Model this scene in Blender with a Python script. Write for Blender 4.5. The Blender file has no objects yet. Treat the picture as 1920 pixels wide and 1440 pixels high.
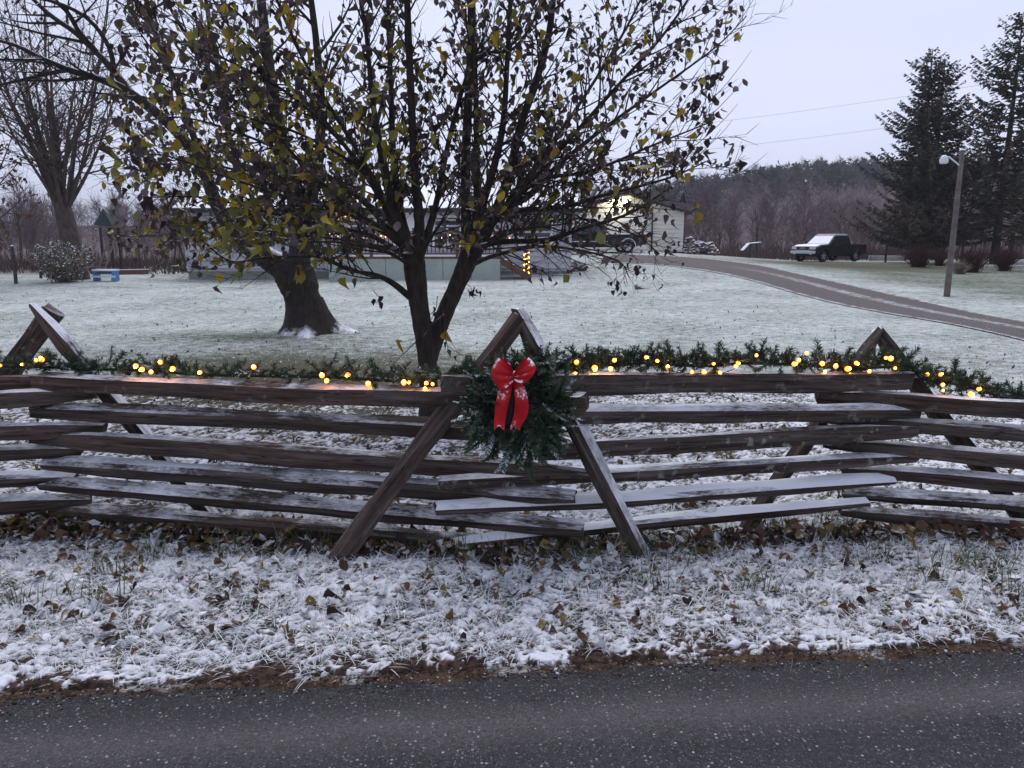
import bpy, bmesh, math, random
import numpy as np
from mathutils import Vector, Matrix

random.seed(7)
RNG = np.random.default_rng(7)
SC = bpy.context.scene
COL = SC.collection
R = math.radians

# ------------------------------------------------------------------ camera
CAM_H, PITCH, FPX = 1.66, R(10.6), 1440.0
cam_d = bpy.data.cameras.new("camera")
cam_d.sensor_width = 36.0
cam_d.lens = 36.0 * FPX / 1920.0
cam_d.clip_start = 0.05
cam_d.clip_end = 3000
cam = bpy.data.objects.new("camera", cam_d)
COL.objects.link(cam)
cam.location = (0, 0, CAM_H)
cam.rotation_euler = (math.pi / 2 - PITCH, 0, 0)
SC.camera = cam

# ------------------------------------------------------------------ world: flat overcast at dusk
W_SUN_EL, W_SUN_ROT = R(62), R(0)
world = bpy.data.worlds.new("World")
SC.world = world
world.use_nodes = True
wn = world.node_tree
wn.nodes.clear()
w_out = wn.nodes.new("ShaderNodeOutputWorld")
w_add = wn.nodes.new("ShaderNodeAddShader")
w_sky = wn.nodes.new("ShaderNodeTexSky")
w_sky.sky_type = 'NISHITA'
w_sky.sun_disc = False
w_sky.sun_elevation = W_SUN_EL
w_sky.sun_rotation = W_SUN_ROT
w_sky.air_density = 1.0
w_sky.dust_density = 3.0
w_b1 = wn.nodes.new("ShaderNodeBackground")
w_b1.inputs[1].default_value = 0.05
w_b2 = wn.nodes.new("ShaderNodeBackground")
w_b2.inputs[1].default_value = 1.0
w_tc = wn.nodes.new("ShaderNodeTexCoord")
w_map = wn.nodes.new("ShaderNodeMapping")
w_map.inputs['Scale'].default_value = (1.0, 1.0, 3.5)
w_no = wn.nodes.new("ShaderNodeTexNoise")
w_no.inputs['Scale'].default_value = 1.6
w_no.inputs['Detail'].default_value = 4.0
w_rmp = wn.nodes.new("ShaderNodeValToRGB")
w_rmp.color_ramp.elements[0].position = 0.3
w_rmp.color_ramp.elements[0].color = (0.385, 0.42, 0.56, 1)
w_rmp.color_ramp.elements[1].position = 0.72
w_rmp.color_ramp.elements[1].color = (0.48, 0.51, 0.655, 1)
wn.links.new(w_tc.outputs['Generated'], w_map.inputs['Vector'])
wn.links.new(w_map.outputs['Vector'], w_no.inputs['Vector'])
wn.links.new(w_no.outputs['Fac'], w_rmp.inputs['Fac'])
wn.links.new(w_rmp.outputs['Color'], w_b2.inputs[0])
w_bw = wn.nodes.new("ShaderNodeRGBToBW")
w_mul = wn.nodes.new("ShaderNodeMixRGB")
w_mul.blend_type = 'MULTIPLY'
w_mul.inputs[0].default_value = 1.0
w_mul.inputs[2].default_value = (0.86, 0.90, 1.12, 1)
w_mix = wn.nodes.new("ShaderNodeMixRGB")
w_mix.inputs[0].default_value = 0.8
wn.links.new(w_sky.outputs[0], w_bw.inputs[0])
wn.links.new(w_bw.outputs[0], w_mul.inputs[1])
wn.links.new(w_sky.outputs[0], w_mix.inputs[1])
wn.links.new(w_mul.outputs[0], w_mix.inputs[2])
wn.links.new(w_mix.outputs[0], w_b1.inputs[0])
wn.links.new(w_b1.outputs[0], w_add.inputs[0])
wn.links.new(w_b2.outputs[0], w_add.inputs[1])
wn.links.new(w_add.outputs[0], w_out.inputs[0])

sun_d = bpy.data.lights.new("sun", 'SUN')
sun_d.energy = 1.45
sun_d.angle = R(40)
sun_d.color = (1.0, 0.95, 0.9)
sun = bpy.data.objects.new("sun", sun_d)
COL.objects.link(sun)
sun.rotation_euler = (R(-28), 0, R(0))

SC.view_settings.view_transform = 'Standard'
SC.view_settings.look = 'None'
SC.view_settings.gamma = 1.0
SC.view_settings.use_curve_mapping = False
SC.view_settings.exposure = 0.22
SC.cycles.use_denoising = True
SC.cycles.max_bounces = 6
SC.cycles.diffuse_bounces = 3
SC.cycles.glossy_bounces = 2
SC.cycles.transmission_bounces = 2
SC.cycles.transparent_max_bounces = 4

# ------------------------------------------------------------------ placing helpers
CP, SP = math.cos(PITCH), math.sin(PITCH)


def at(px, py, Y):
    """world point at distance Y in front of the road, seen at that place in the photo"""
    dx, dy = (px - 960) / FPX, (720 - py) / FPX
    d = Vector((dx, CP + dy * SP, -SP + dy * CP))
    return Vector((0, 0, CAM_H)) + d * (Y / d.y)


def S(t):
    t = np.clip(t, 0, 1)
    return t * t * (3 - 2 * t)


def edge(x):
    return 2.73 + 0.092 * np.asarray(x) + 0.0 * np.asarray(x)


def gz(x, y):
    x = np.asarray(x, float)
    y = np.asarray(y, float)
    amp = 0.75 * np.exp(-((x - 6) / 9) ** 2) + 0.25
    z = amp * S((y - 17) / 33)
    e = y - edge(x)
    near = S(e / 0.25) * (1 - S((y - 7) / 6))
    z = z + near * (0.016 * np.sin(5.1 * x + 2.2 * y) * np.sin(6.3 * y - 1.7 * x)
                    + 0.010 * np.sin(13 * x - 4 * y) * np.sin(11 * y + 3 * x) + 0.012)
    z = z + 0.05 * np.sin(0.5 * x + 0.7) * np.sin(0.37 * y) * S((y - 7) / 8)
    z = z - 0.080 * S((e - 1.0) / 0.45) * (1 - S((y - 7) / 9))
    z = z - 0.05 * (1 - S((e + 0.12) / 0.16))
    z = z - 1.4 * S((y - 58) / 30)
    z = z + S((y - 100) / 190) * (8 + 16 * S((x + 20) / 140))
    z = z + S((y - 300) / 300) * -6
    return z


def vnoise(x, y, s, seed=0):
    """cheap smooth noise 0..1"""
    a = np.sin(x * s * 1.7 + 1.3 + seed) * np.sin(y * s * 2.1 - 0.7 * seed) + np.sin((x + y) * s * 1.1 + 2.2 * seed) * np.sin((x - 1.6 * y) * s * 0.9 + seed)
    b = np.sin(x * s * 4.7 + seed * 3) * np.sin(y * s * 5.3 + 1.1) + np.sin((x * 1.3 - y) * s * 3.9 + seed)
    return np.clip(0.5 + 0.25 * a + 0.14 * b, 0, 1)


def gp(x, y, dz=0.0):
    return Vector((x, y, float(gz(x, y)) + dz))


def ground(px, py):
    """where the line of sight through that place meets the ground"""
    dx, dy = (px - 960) / FPX, (720 - py) / FPX
    d = Vector((dx, CP + dy * SP, -SP + dy * CP))
    t0, t = 0.5, 0.5
    while t < 400:
        p = Vector((0, 0, CAM_H)) + d * t
        if p.z < float(gz(p.x, p.y)):
            break
        t0 = t
        t *= 1.02
    for _ in range(24):
        m = (t0 + t) / 2
        p = Vector((0, 0, CAM_H)) + d * m
        if p.z < float(gz(p.x, p.y)):
            t = m
        else:
            t0 = m
    return Vector((0, 0, CAM_H)) + d * t


# ------------------------------------------------------------------ object helpers
WM = {}


def tag(o, label=None, cat=None, group=None, kind=None):
    if label:
        o["label"] = label
    if cat:
        o["category"] = cat
    if group:
        o["group"] = group
    if kind:
        o["kind"] = kind
    return o


def link(name, data, parent=None, M=None):
    o = bpy.data.objects.new(name, data)
    COL.objects.link(o)
    M = M if M is not None else Matrix.Identity(4)
    o.matrix_basis = M
    WM[o.name] = M.copy()
    if parent is not None:
        o.parent = parent
        o.matrix_parent_inverse = WM[parent.name].inverted()
    return o


def empty(name, loc, label, cat, group=None, rz=0.0):
    o = link(name, None, None, Matrix.Translation(loc) @ Matrix.Rotation(rz, 4, 'Z'))
    o.empty_display_size = 0.2
    return tag(o, label, cat, group)


class MB:
    def __init__(s):
        s.v, s.f, s.c = [], [], []
        s.has_c = False

    def add(s, vs, fs, col=None):
        b = len(s.v)
        s.v.extend([tuple(v) for v in vs])
        s.f.extend([tuple(i + b for i in f) for f in fs])
        if col is not None:
            s.has_c = True
        s.c.extend([col or (1, 1, 1)] * len(vs))
        return s

    def box(s, c, d, rz=0.0, col=None, M=None):
        hx, hy, hz = d[0] / 2, d[1] / 2, d[2] / 2
        vs = [Vector((x, y, z)) for z in (-hz, hz) for y in (-hy, hy) for x in (-hx, hx)]
        m = (M if M is not None else Matrix.Rotation(rz, 4, 'Z'))
        vs = [m @ v + Vector(c) for v in vs]
        return s.add(vs, [(0, 2, 3, 1), (4, 5, 7, 6), (0, 1, 5, 4), (2, 6, 7, 3), (0, 4, 6, 2), (1, 3, 7, 5)], col)

    def bar(s, a, b, w, h, col=None):
        a, b = Vector(a), Vector(b)
        d = b - a
        m = d.to_track_quat('X', 'Z').to_matrix().to_4x4()
        return s.box((a + b) / 2, (d.length, w, h), M=m, col=col)

    def tube(s, pts, rs, n=6, cap=True, col=None, jit=0.0):
        pts = [Vector(p) for p in pts]
        vs, fs = [], []
        ref = Vector((0.31, 0.87, 0.38))
        for i, p in enumerate(pts):
            t = (pts[min(i + 1, len(pts) - 1)] - pts[max(i - 1, 0)])
            if t.length < 1e-9:
                t = Vector((0, 0, 1))
            t.normalize()
            u = t.cross(ref)
            if u.length < 0.05:
                u = t.cross(Vector((1, 0, 0)))
            u.normalize()
            w = t.cross(u)
            for k in range(n):
                a = 2 * math.pi * k / n
                r = rs[i] * (1 + (random.uniform(-jit, jit) if jit else 0))
                vs.append(p + u * (math.cos(a) * r) + w * (math.sin(a) * r))
        for i in range(len(pts) - 1):
            for k in range(n):
                k2 = (k + 1) % n
                fs.append((i * n + k, i * n + k2, (i + 1) * n + k2, (i + 1) * n + k))
        if cap:
            fs.append(tuple(range(n - 1, -1, -1)))
            fs.append(tuple((len(pts) - 1) * n + k for k in range(n)))
        return s.add(vs, fs, col)

    def prism(s, poly, y0, y1, col=None):
        """polygon of (x,z) extruded along y"""
        n = len(poly)
        vs = [(x, y0, z) for x, z in poly] + [(x, y1, z) for x, z in poly]
        fs = [tuple(range(n)), tuple(range(2 * n - 1, n - 1, -1))]
        fs += [((i + 1) % n, i, n + i, n + (i + 1) % n) for i in range(n)]
        return s.add(vs, fs, col)

    def mesh(s, name, mat, smooth=False):
        me = bpy.data.meshes.new(name)
        me.from_pydata(s.v, [], s.f)
        if s.has_c:
            a = me.color_attributes.new("Col", 'FLOAT_COLOR', 'POINT')
            c = np.ones((len(s.v), 4), np.float32)
            c[:, :3] = np.array(s.c, np.float32)
            a.data.foreach_set("color", c.ravel())
        me.materials.append(mat)
        if smooth:
            me.polygons.foreach_set("use_smooth", [True] * len(me.polygons))
        me.update()
        return me

    def obj(s, name, mat, parent=None, smooth=False, M=None):
        return link(name, s.mesh(name, mat, smooth), parent, M)


def fixn(me):
    bm = bmesh.new()
    bm.from_mesh(me)
    bmesh.ops.recalc_face_normals(bm, faces=bm.faces)
    bm.to_mesh(me)
    bm.free()


def np_mesh(name, V, F, mat, col=None, smooth=False):
    """V (n,3); F (m,3) or (m,4)"""
    V = np.ascontiguousarray(V, np.float32)
    F = np.ascontiguousarray(F, np.int32)
    me = bpy.data.meshes.new(name)
    me.vertices.add(len(V))
    me.vertices.foreach_set("co", V.ravel())
    k = F.shape[1]
    me.loops.add(F.size)
    me.loops.foreach_set("vertex_index", F.ravel())
    me.polygons.add(len(F))
    me.polygons.foreach_set("loop_start", np.arange(0, F.size, k, dtype=np.int32))
    if smooth:
        me.polygons.foreach_set("use_smooth", np.ones(len(F), bool))
    if col is not None:
        a = me.color_attributes.new("Col", 'FLOAT_COLOR', 'POINT')
        c = np.ones((len(V), 4), np.float32)
        c[:, :3] = col
        a.data.foreach_set("color", c.ravel())
    me.materials.append(mat)
    me.update(calc_edges=True)
    me.validate()
    return me


def replicate(bv, bf, Ms):
    """bv (n,3), bf (m,k), Ms (N,4,4) -> merged"""
    n = len(bv)
    V = np.einsum('nij,vj->nvi', Ms[:, :3, :3], bv) + Ms[:, None, :3, 3]
    F = bf[None] + (np.arange(len(Ms)) * n)[:, None, None]
    return V.reshape(-1, 3), F.reshape(-1, bf.shape[1])


# ------------------------------------------------------------------ materials
SNOW = (0.78, 0.80, 0.86, 1)


class NT:
    def __init__(s, name):
        s.m = bpy.data.materials.new(name)
        s.m.use_nodes = True
        s.t = s.m.node_tree
        s.b = s.t.nodes["Principled BSDF"]
        s.b.inputs['Specular IOR Level'].default_value = 0.25

    def n(s, typ, **kw):
        nd = s.t.nodes.new("ShaderNode" + typ)
        for k, v in kw.items():
            if k in nd.inputs:
                i = nd.inputs[k]
                if isinstance(v, bpy.types.NodeSocket):
                    s.t.links.new(v, i)
                else:
                    i.default_value = v
            else:
                setattr(nd, k, v)
        return nd

    def l(s, a, b):
        s.t.links.new(a, b)

    def noise(s, vec, scale, detail=3, rough=0.55):
        nd = s.n("TexNoise", Scale=scale, Detail=detail, Roughness=rough)
        if vec is not None:
            s.l(vec, nd.inputs['Vector'])
        return nd.outputs['Fac']

    def mapr(s, v, a, b, c=0.0, d=1.0):
        nd = s.n("MapRange")
        nd.clamp = True
        for i, x in enumerate((v, a, b, c, d)):
            if isinstance(x, bpy.types.NodeSocket):
                s.l(x, nd.inputs[i])
            else:
                nd.inputs[i].default_value = x
        return nd.outputs[0]

    def math(s, op, a, b=0.0):
        nd = s.n("Math", operation=op)
        for i, x in enumerate((a, b)):
            if isinstance(x, bpy.types.NodeSocket):
                s.l(x, nd.inputs[i])
            else:
                nd.inputs[i].default_value = x
        return nd.outputs[0]

    def mix(s, f, a, b):
        nd = s.n("MixRGB")
        for i, x in enumerate((f, a, b)):
            if isinstance(x, bpy.types.NodeSocket):
                s.l(x, nd.inputs[i])
            else:
                nd.inputs[i].default_value = x if i == 0 or len(x) == 4 else (*x, 1)
        return nd.outputs[0]

    def ramp(s, v, stops):
        nd = s.n("ValToRGB")
        e = nd.color_ramp.elements
        while len(e) < len(stops):
            e.new(0.5)
        for i, (p, c) in enumerate(stops):
            e[i].position = p
            e[i].color = (*c, 1)
        s.l(v, nd.inputs[0])
        return nd.outputs[0]

    def bump(s, h, strength=0.5, dist=0.02):
        nd = s.n("Bump")
        nd.inputs['Strength'].default_value = strength
        nd.inputs['Distance'].default_value = dist
        s.l(h, nd.inputs['Height'])
        s.l(nd.outputs[0], s.b.inputs['Normal'])

    def color(s, c, rough=0.8):
        if isinstance(c, bpy.types.NodeSocket):
            s.l(c, s.b.inputs['Base Color'])
        else:
            s.b.inputs['Base Color'].default_value = (*c, 1)
        s.b.inputs['Roughness'].default_value = rough
        return s.m

    def nz(s):
        g = s.n("NewGeometry")
        sx = s.n("SeparateXYZ")
        s.l(g.outputs['Normal'], sx.inputs[0])
        return sx.outputs[2]

    def pos(s):
        return s.n("NewGeometry").outputs['Position']

    def obj(s, scale=None):
        v = s.n("TexCoord").outputs['Object']
        if scale:
            m = s.n("Mapping")
            m.inputs['Scale'].default_value = scale
            s.l(v, m.inputs[0])
            v = m.outputs[0]
        return v

    def snow(s, base, th=0.75, soft=0.2, nscale=30, namp=0.8, vec=None):
        z = s.nz()
        n = s.noise(vec if vec is not None else s.pos(), nscale, 4, 0.65)
        v = s.math('ADD', z, s.math('MULTIPLY', s.math('SUBTRACT', n, 0.5), namp))
        f = s.mapr(v, th - soft, th + soft)
        return s.mix(f, base, SNOW), f


def simple(name, c, rough=0.7, nvar=0.25, nscale=8, metallic=0.0, snow=None, bump=0.0):
    k = NT(name)
    n = k.noise(k.obj(), nscale, 4)
    lo = tuple(x * (1 - nvar) for x in c)
    hi = tuple(min(1, x * (1 + nvar)) for x in c)
    b = k.ramp(n, [(0.3, lo), (0.7, hi)])
    if snow is not None:
        b, _ = k.snow(b, *snow)
    k.b.inputs['Metallic'].default_value = metallic
    if bump:
        k.bump(n, bump, 0.02)
    return k.color(b, rough)


def mat_wood():
    k = NT("weathered_wood")
    oi = k.n("ObjectInfo")
    sc = k.n("SeparateColor")
    k.l(oi.outputs['Color'], sc.inputs[0])
    v = k.obj((1.6, 34, 34))
    ad = k.n("VectorMath", operation='ADD')
    k.l(v, ad.inputs[0])
    cx = k.n("CombineXYZ")
    k.l(k.math('MULTIPLY', oi.outputs['Random'], 50), cx.inputs[0])
    k.l(cx.outputs[0], ad.inputs[1])
    g = k.noise(ad.outputs[0], 1.0, 6, 0.65)
    g2 = k.noise(k.obj((1.3, 5, 5)), 1.6, 3)
    grey = k.ramp(g, [(0.32, (0.013, 0.010, 0.0095)), (0.50, (0.070, 0.055, 0.051)), (0.74, (0.18, 0.15, 0.142))])
    red = k.ramp(g, [(0.32, (0.014, 0.008, 0.007)), (0.50, (0.080, 0.044, 0.036)), (0.74, (0.165, 0.105, 0.09))])
    f = k.math('MULTIPLY', sc.outputs[1], k.mapr(g2, 0.3, 0.62))
    b = k.mix(f, grey, red)
    b = k.mix(k.math('MULTIPLY', k.mapr(k.noise(k.obj((3, 9, 9)), 2.3, 3), 0.5, 0.75), 0.7), b, (0.055, 0.052, 0.032))
    ck = k.noise(k.obj((0.9, 46, 46)), 1.3, 2, 0.5)
    ckf = k.mapr(k.math('ABSOLUTE', k.math('SUBTRACT', ck, 0.52)), 0.006, 0.022, 1, 0)
    b = k.mix(k.math('MULTIPLY', ckf, 0.85), b, (0.006, 0.005, 0.005))
    li = k.mapr(k.noise(k.obj(), 17, 4, 0.6), 0.60, 0.66)
    b = k.mix(k.math('MULTIPLY', li, sc.outputs[2]), b, (0.27, 0.29, 0.25))
    z = k.nz()
    n = k.noise(k.obj((14, 60, 60)), 1.6, 5, 0.7)
    n3 = k.noise(k.obj(), 4.5, 3)
    val = k.math('ADD', z, k.math('ADD', k.math('MULTIPLY', k.math('SUBTRACT', n, 0.5), 0.9),
                                  k.math('MULTIPLY', k.math('SUBTRACT', n3, 0.5), 0.8)))
    n4 = k.noise(k.obj((1.0, 0.3, 0.3)), 1.7, 2)
    val = k.math('ADD', val, k.math('MULTIPLY', k.math('SUBTRACT', n4, 0.5), 1.0))
    th = k.math('SUBTRACT', 1.25, sc.outputs[0])
    fs = k.mapr(k.math('SUBTRACT', val, th), -0.16, 0.22)
    b = k.mix(fs, b, SNOW)
    k.bump(k.math('ADD', k.math('MULTIPLY', g, 1.0), k.math('MULTIPLY', fs, 0.4)), 1.0, 0.010)
    return k.color(b, 0.75)


def mat_bark(name, dark, light, snow_th=0.72, vs=1.0):
    k = NT(name)
    n = k.noise(k.obj((9 * vs, 9 * vs, 2.2 * vs)), 3.0, 6, 0.65)
    b = k.ramp(n, [(0.3, dark), (0.68, light)])
    b, f = k.snow(b, snow_th, 0.14, 9, 0.55)
    k.bump(n, 0.9, 0.03)
    return k.color(b, 0.9)


def mat_attr(name, rough=0.7, trans=0.0, snow=None):
    k = NT(name)
    a = k.n("VertexColor", layer_name="Col").outputs[0]
    n = k.noise(k.pos(), 60, 2)
    c = k.mix(0.35, a, k.mix(n, (0.0, 0.0, 0.0), a))
    if snow:
        c, _ = k.snow(c, *snow)
    k.color(c, rough)
    if trans:
        tr = k.n("BsdfTranslucent")
        k.l(c, tr.inputs[0])
        mx = k.n("MixShader")
        mx.inputs[0].default_value = trans
        k.l(k.b.outputs[0], mx.inputs[1])
        k.l(tr.outputs[0], mx.inputs[2])
        k.l(mx.outputs[0], k.t.nodes["Material Output"].inputs[0])
    return k.m


def mat_leaf_obj(name):
    """leaf pieces: colour comes from the object's own colour"""
    k = NT(name)
    a = k.n("ObjectInfo").outputs['Color']
    n = k.noise(k.obj(), 40, 3)
    c = k.mix(k.mapr(n, 0.45, 0.8, 0, 0.6), a, (0.05, 0.03, 0.02))
    c, _ = k.snow(c, 0.97, 0.10, 60, 0.7)
    k.color(c, 0.55)
    tr = k.n("BsdfTranslucent")
    k.l(c, tr.inputs[0])
    mx = k.n("MixShader")
    mx.inputs[0].default_value = 0.3
    k.l(k.b.outputs[0], mx.inputs[1])
    k.l(tr.outputs[0], mx.inputs[2])
    k.l(mx.outputs[0], k.t.nodes["Material Output"].inputs[0])
    return k.m


def mat_ground():
    k = NT("snowy_ground")
    p = k.pos()
    a = k.n("VertexColor", layer_name="Col").outputs[0]
    sc = k.n("SeparateColor")
    k.l(a, sc.inputs[0])
    cover, litter, forest = sc.outputs[0], sc.outputs[1], sc.outputs[2]
    n_f = k.noise(p, 34, 5, 0.7)
    n_m = k.noise(p, 5.5, 4, 0.6)
    n_l = k.noise(p, 0.5, 3, 0.6)
    grass = k.ramp(n_f, [(0.3, (0.045, 0.068, 0.040)), (0.7, (0.13, 0.17, 0.11))])
    leaf = k.ramp(k.noise(p, 22, 4, 0.7), [(0.3, (0.035, 0.022, 0.017)), (0.55, (0.10, 0.065, 0.045)), (0.8, (0.20, 0.14, 0.09))])
    b = k.mix(litter, grass, leaf)
    s = k.math('ADD', cover, k.math('ADD', k.math('MULTIPLY', k.math('SUBTRACT', n_f, 0.5), 1.5),
                                    k.math('ADD', k.math('MULTIPLY', k.math('SUBTRACT', n_m, 0.5), 0.9),
                                           k.math('MULTIPLY', k.math('SUBTRACT', n_l, 0.5), 0.5))))
    n_p = k.noise(p, 13, 3, 0.8)
    s = k.math('SUBTRACT', s, k.mapr(n_p, 0.58, 0.74, 0, 0.25))
    fs = k.mapr(s, 0.12, 0.90)
    b = k.mix(fs, b, (0.76, 0.80, 0.81))
    fl = k.ramp(k.noise(p, 0.7, 4, 0.6), [(0.3, (0.075, 0.055, 0.060)), (0.7, (0.14, 0.10, 0.105))])
    b = k.mix(forest, b, fl)
    k.bump(k.math('ADD', n_f, k.math('MULTIPLY', n_m, 0.7)), 0.45, 0.03)
    k.b.inputs['Specular IOR Level'].default_value = 0.1
    return k.color(b, 0.9)


def mat_asphalt():
    k = NT("asphalt")
    p = k.pos()
    n = k.noise(p, 90, 4, 0.7)
    big = k.noise(p, 1.3, 3)
    b = k.ramp(n, [(0.3, (0.014, 0.014, 0.016)), (0.7, (0.056, 0.055, 0.061))])
    vo = k.n("TexVoronoi", Scale=62.0)
    k.l(p, vo.inputs['Vector'])
    vs = k.n("SeparateColor")
    k.l(vo.outputs['Color'], vs.inputs[0])
    st = k.math('MULTIPLY', k.mapr(vo.outputs['Distance'], 0.36, 0.24), k.mapr(vs.outputs[0], 0.80, 0.86))
    b = k.mix(k.math('MULTIPLY', st, k.mapr(vs.outputs[1], 0, 1, 0.15, 0.9)), b, (0.42, 0.41, 0.42))
    for sc_, th_, am in ((120.0, 0.66, 0.55), (230.0, 0.55, 0.35)):
        v2 = k.n("TexVoronoi", Scale=sc_)
        k.l(p, v2.inputs['Vector'])
        c2 = k.n("SeparateColor")
        k.l(v2.outputs['Color'], c2.inputs[0])
        s2 = k.math('MULTIPLY', k.mapr(v2.outputs['Distance'], 0.42, 0.26), k.mapr(c2.outputs[0], th_, th_ + 0.1))
        b = k.mix(k.math('MULTIPLY', s2, k.math('MULTIPLY', c2.outputs[1], am)), b, (0.34, 0.33, 0.34))
    # a paler worn wheel path that runs along the road
    sx = k.n("SeparateXYZ")
    k.l(p, sx.inputs[0])
    d = k.math('SUBTRACT', sx.outputs[1], k.math('ADD', 2.42, k.math('MULTIPLY', sx.outputs[0], 0.092)))
    d = k.math('ADD', d, k.math('MULTIPLY', k.math('SUBTRACT', k.noise(p, 3.0, 3), 0.5), 0.12))
    wt = k.mapr(k.math('ABSOLUTE', d), 0.02, 0.17, 1, 0)
    b = k.mix(k.math('MULTIPLY', wt, 0.33), b, k.ramp(n, [(0.3, (0.08, 0.078, 0.08)), (0.7, (0.22, 0.21, 0.21))]))
    b = k.mix(k.mapr(big, 0.4, 0.75, 0, 0.3), b, (0.052, 0.050, 0.055))
    k.bump(k.math('ADD', n, k.math('MULTIPLY', st, 0.8)), 0.7, 0.006)
    k.b.inputs['Specular IOR Level'].default_value = 0.12
    return k.color(b, 0.9)


def mat_gravel():
    """packed gravel; grass and snow creep in along the middle and the edges"""
    k = NT("driveway_gravel")
    p = k.pos()
    n = k.noise(p, 14, 5, 0.7)
    n2 = k.noise(p, 0.6, 3)
    b = k.ramp(n, [(0.3, (0.060, 0.050, 0.050)), (0.7, (0.145, 0.125, 0.122))])
    b = k.mix(k.mapr(n2, 0.4, 0.7, 0, 0.5), b, (0.090, 0.078, 0.078))
    t = k.n("SeparateColor")
    k.l(k.n("VertexColor", layer_name="Col").outputs[0], t.inputs[0])
    sx = k.n("SeparateXYZ")
    k.l(p, sx.inputs[0])
    wob = k.math('MULTIPLY', k.math('SUBTRACT', k.noise(p, 2.2, 5, 0.7), 0.5), 0.55)
    mid = k.mapr(k.math('ADD', k.math('ABSOLUTE', k.math('SUBTRACT', t.outputs[0], 0.55)), k.math('MULTIPLY', wob, 0.35)), 0.05, 0.09, 1, 0)
    mid = k.math('MULTIPLY', mid, k.mapr(sx.outputs[1], 26, 36, 1, 0))
    edge_ = k.mapr(k.math('ADD', k.math('ABSOLUTE', k.math('SUBTRACT', t.outputs[0], 0.5)), k.math('MULTIPLY', wob, 0.30)), 0.43, 0.47)
    gr = k.mix(k.mapr(k.noise(p, 6, 5, 0.75), 0.38, 0.62), (0.10, 0.085, 0.06), (0.62, 0.64, 0.66))
    b = k.mix(k.math('MAXIMUM', k.math('MULTIPLY', mid, 0.6), k.math('MULTIPLY', edge_, 0.9)), b, gr)
    k.bump(n, 0.6, 0.03)
    return k.color(b, 0.9)


def mat_glow(name, c, s):
    k = NT(name)
    k.color((0.8, 0.6, 0.3))
    k.b.inputs['Emission Color'].default_value = (*c, 1)
    k.b.inputs['Emission Strength'].default_value = s
    return k.m


M_WOOD = mat_wood()
M_BARK1 = mat_bark("pear_bark", (0.014, 0.011, 0.010), (0.062, 0.050, 0.043), 1.02)
M_BARK2 = mat_bark("maple_bark", (0.012, 0.009, 0.008), (0.042, 0.033, 0.029), 0.80, 0.8)
M_BARK3 = mat_bark("grey_bark", (0.035, 0.026, 0.025), (0.115, 0.088, 0.082), 1.05, 0.5)
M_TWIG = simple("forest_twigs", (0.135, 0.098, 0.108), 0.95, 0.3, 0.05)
M_SPRUCE_BARK = simple("spruce_bark", (0.045, 0.036, 0.034), 0.95, 0.4, 6)
M_NEEDLE_FAR = mat_attr("spruce_needles", 0.9)
M_LEAF = mat_attr("leaves", 0.55, 0.3, (0.98, 0.10, 60, 0.7))
M_LEAF_O = mat_leaf_obj("leaf_piece")
M_BLADE = mat_attr("grass_blades", 0.8)
M_GROUND = mat_ground()
M_ASPHALT = mat_asphalt()
M_GRAVEL = mat_gravel()
M_SNOW = simple("snow", (0.78, 0.80, 0.86), 0.7, 0.05, 30)


def mat_needle():
    k = NT("fir_needles")
    oi = k.n("ObjectInfo")
    n = k.noise(k.pos(), 25, 3)
    b = k.ramp(n, [(0.3, (0.020, 0.042, 0.026)), (0.7, (0.072, 0.115, 0.066))])
    sc = k.n("SeparateColor")
    k.l(oi.outputs['Color'], sc.inputs[0])
    v = k.math('ADD', k.math('ABSOLUTE', k.nz()), k.math('MULTIPLY', k.math('SUBTRACT', k.noise(k.pos(), 42, 4, 0.7), 0.5), 1.5))
    f = k.mapr(k.math('ADD', v, sc.outputs[0]), 1.0, 1.35)
    b = k.mix(f, b, (0.62, 0.68, 0.72))
    return k.color(b, 0.6)


M_NEEDLE = mat_needle()
M_RED = None


def mat_ribbon():
    k = NT("red_ribbon")
    n = k.noise(k.pos(), 45, 4, 0.75)
    sx = k.n("SeparateXYZ")
    k.l(k.pos(), sx.inputs[0])
    b = k.ramp(k.noise(k.pos(), 14, 3), [(0.3, (0.42, 0.006, 0.012)), (0.7, (0.62, 0.012, 0.022))])
    v = k.math('ADD', k.nz(), k.math('MULTIPLY', k.math('SUBTRACT', n, 0.5), 2.2))
    f = k.mapr(v, 0.44, 0.58)
    b = k.mix(f, b, (0.80, 0.78, 0.82))
    k.bump(n, 0.2, 0.004)
    return k.color(b, 0.45)


M_RED = mat_ribbon()
M_BULB = mat_glow("warm_bulb", (1.0, 0.22, 0.006), 3.4)
M_CORE = mat_glow("bulb_filament", (1.0, 0.31, 0.018), 55.0)
M_BULB_FAR = mat_glow("warm_bulb_far", (1.0, 0.42, 0.05), 6.0)
M_WIRE = simple("cord_green", (0.012, 0.022, 0.014), 0.6)

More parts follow.
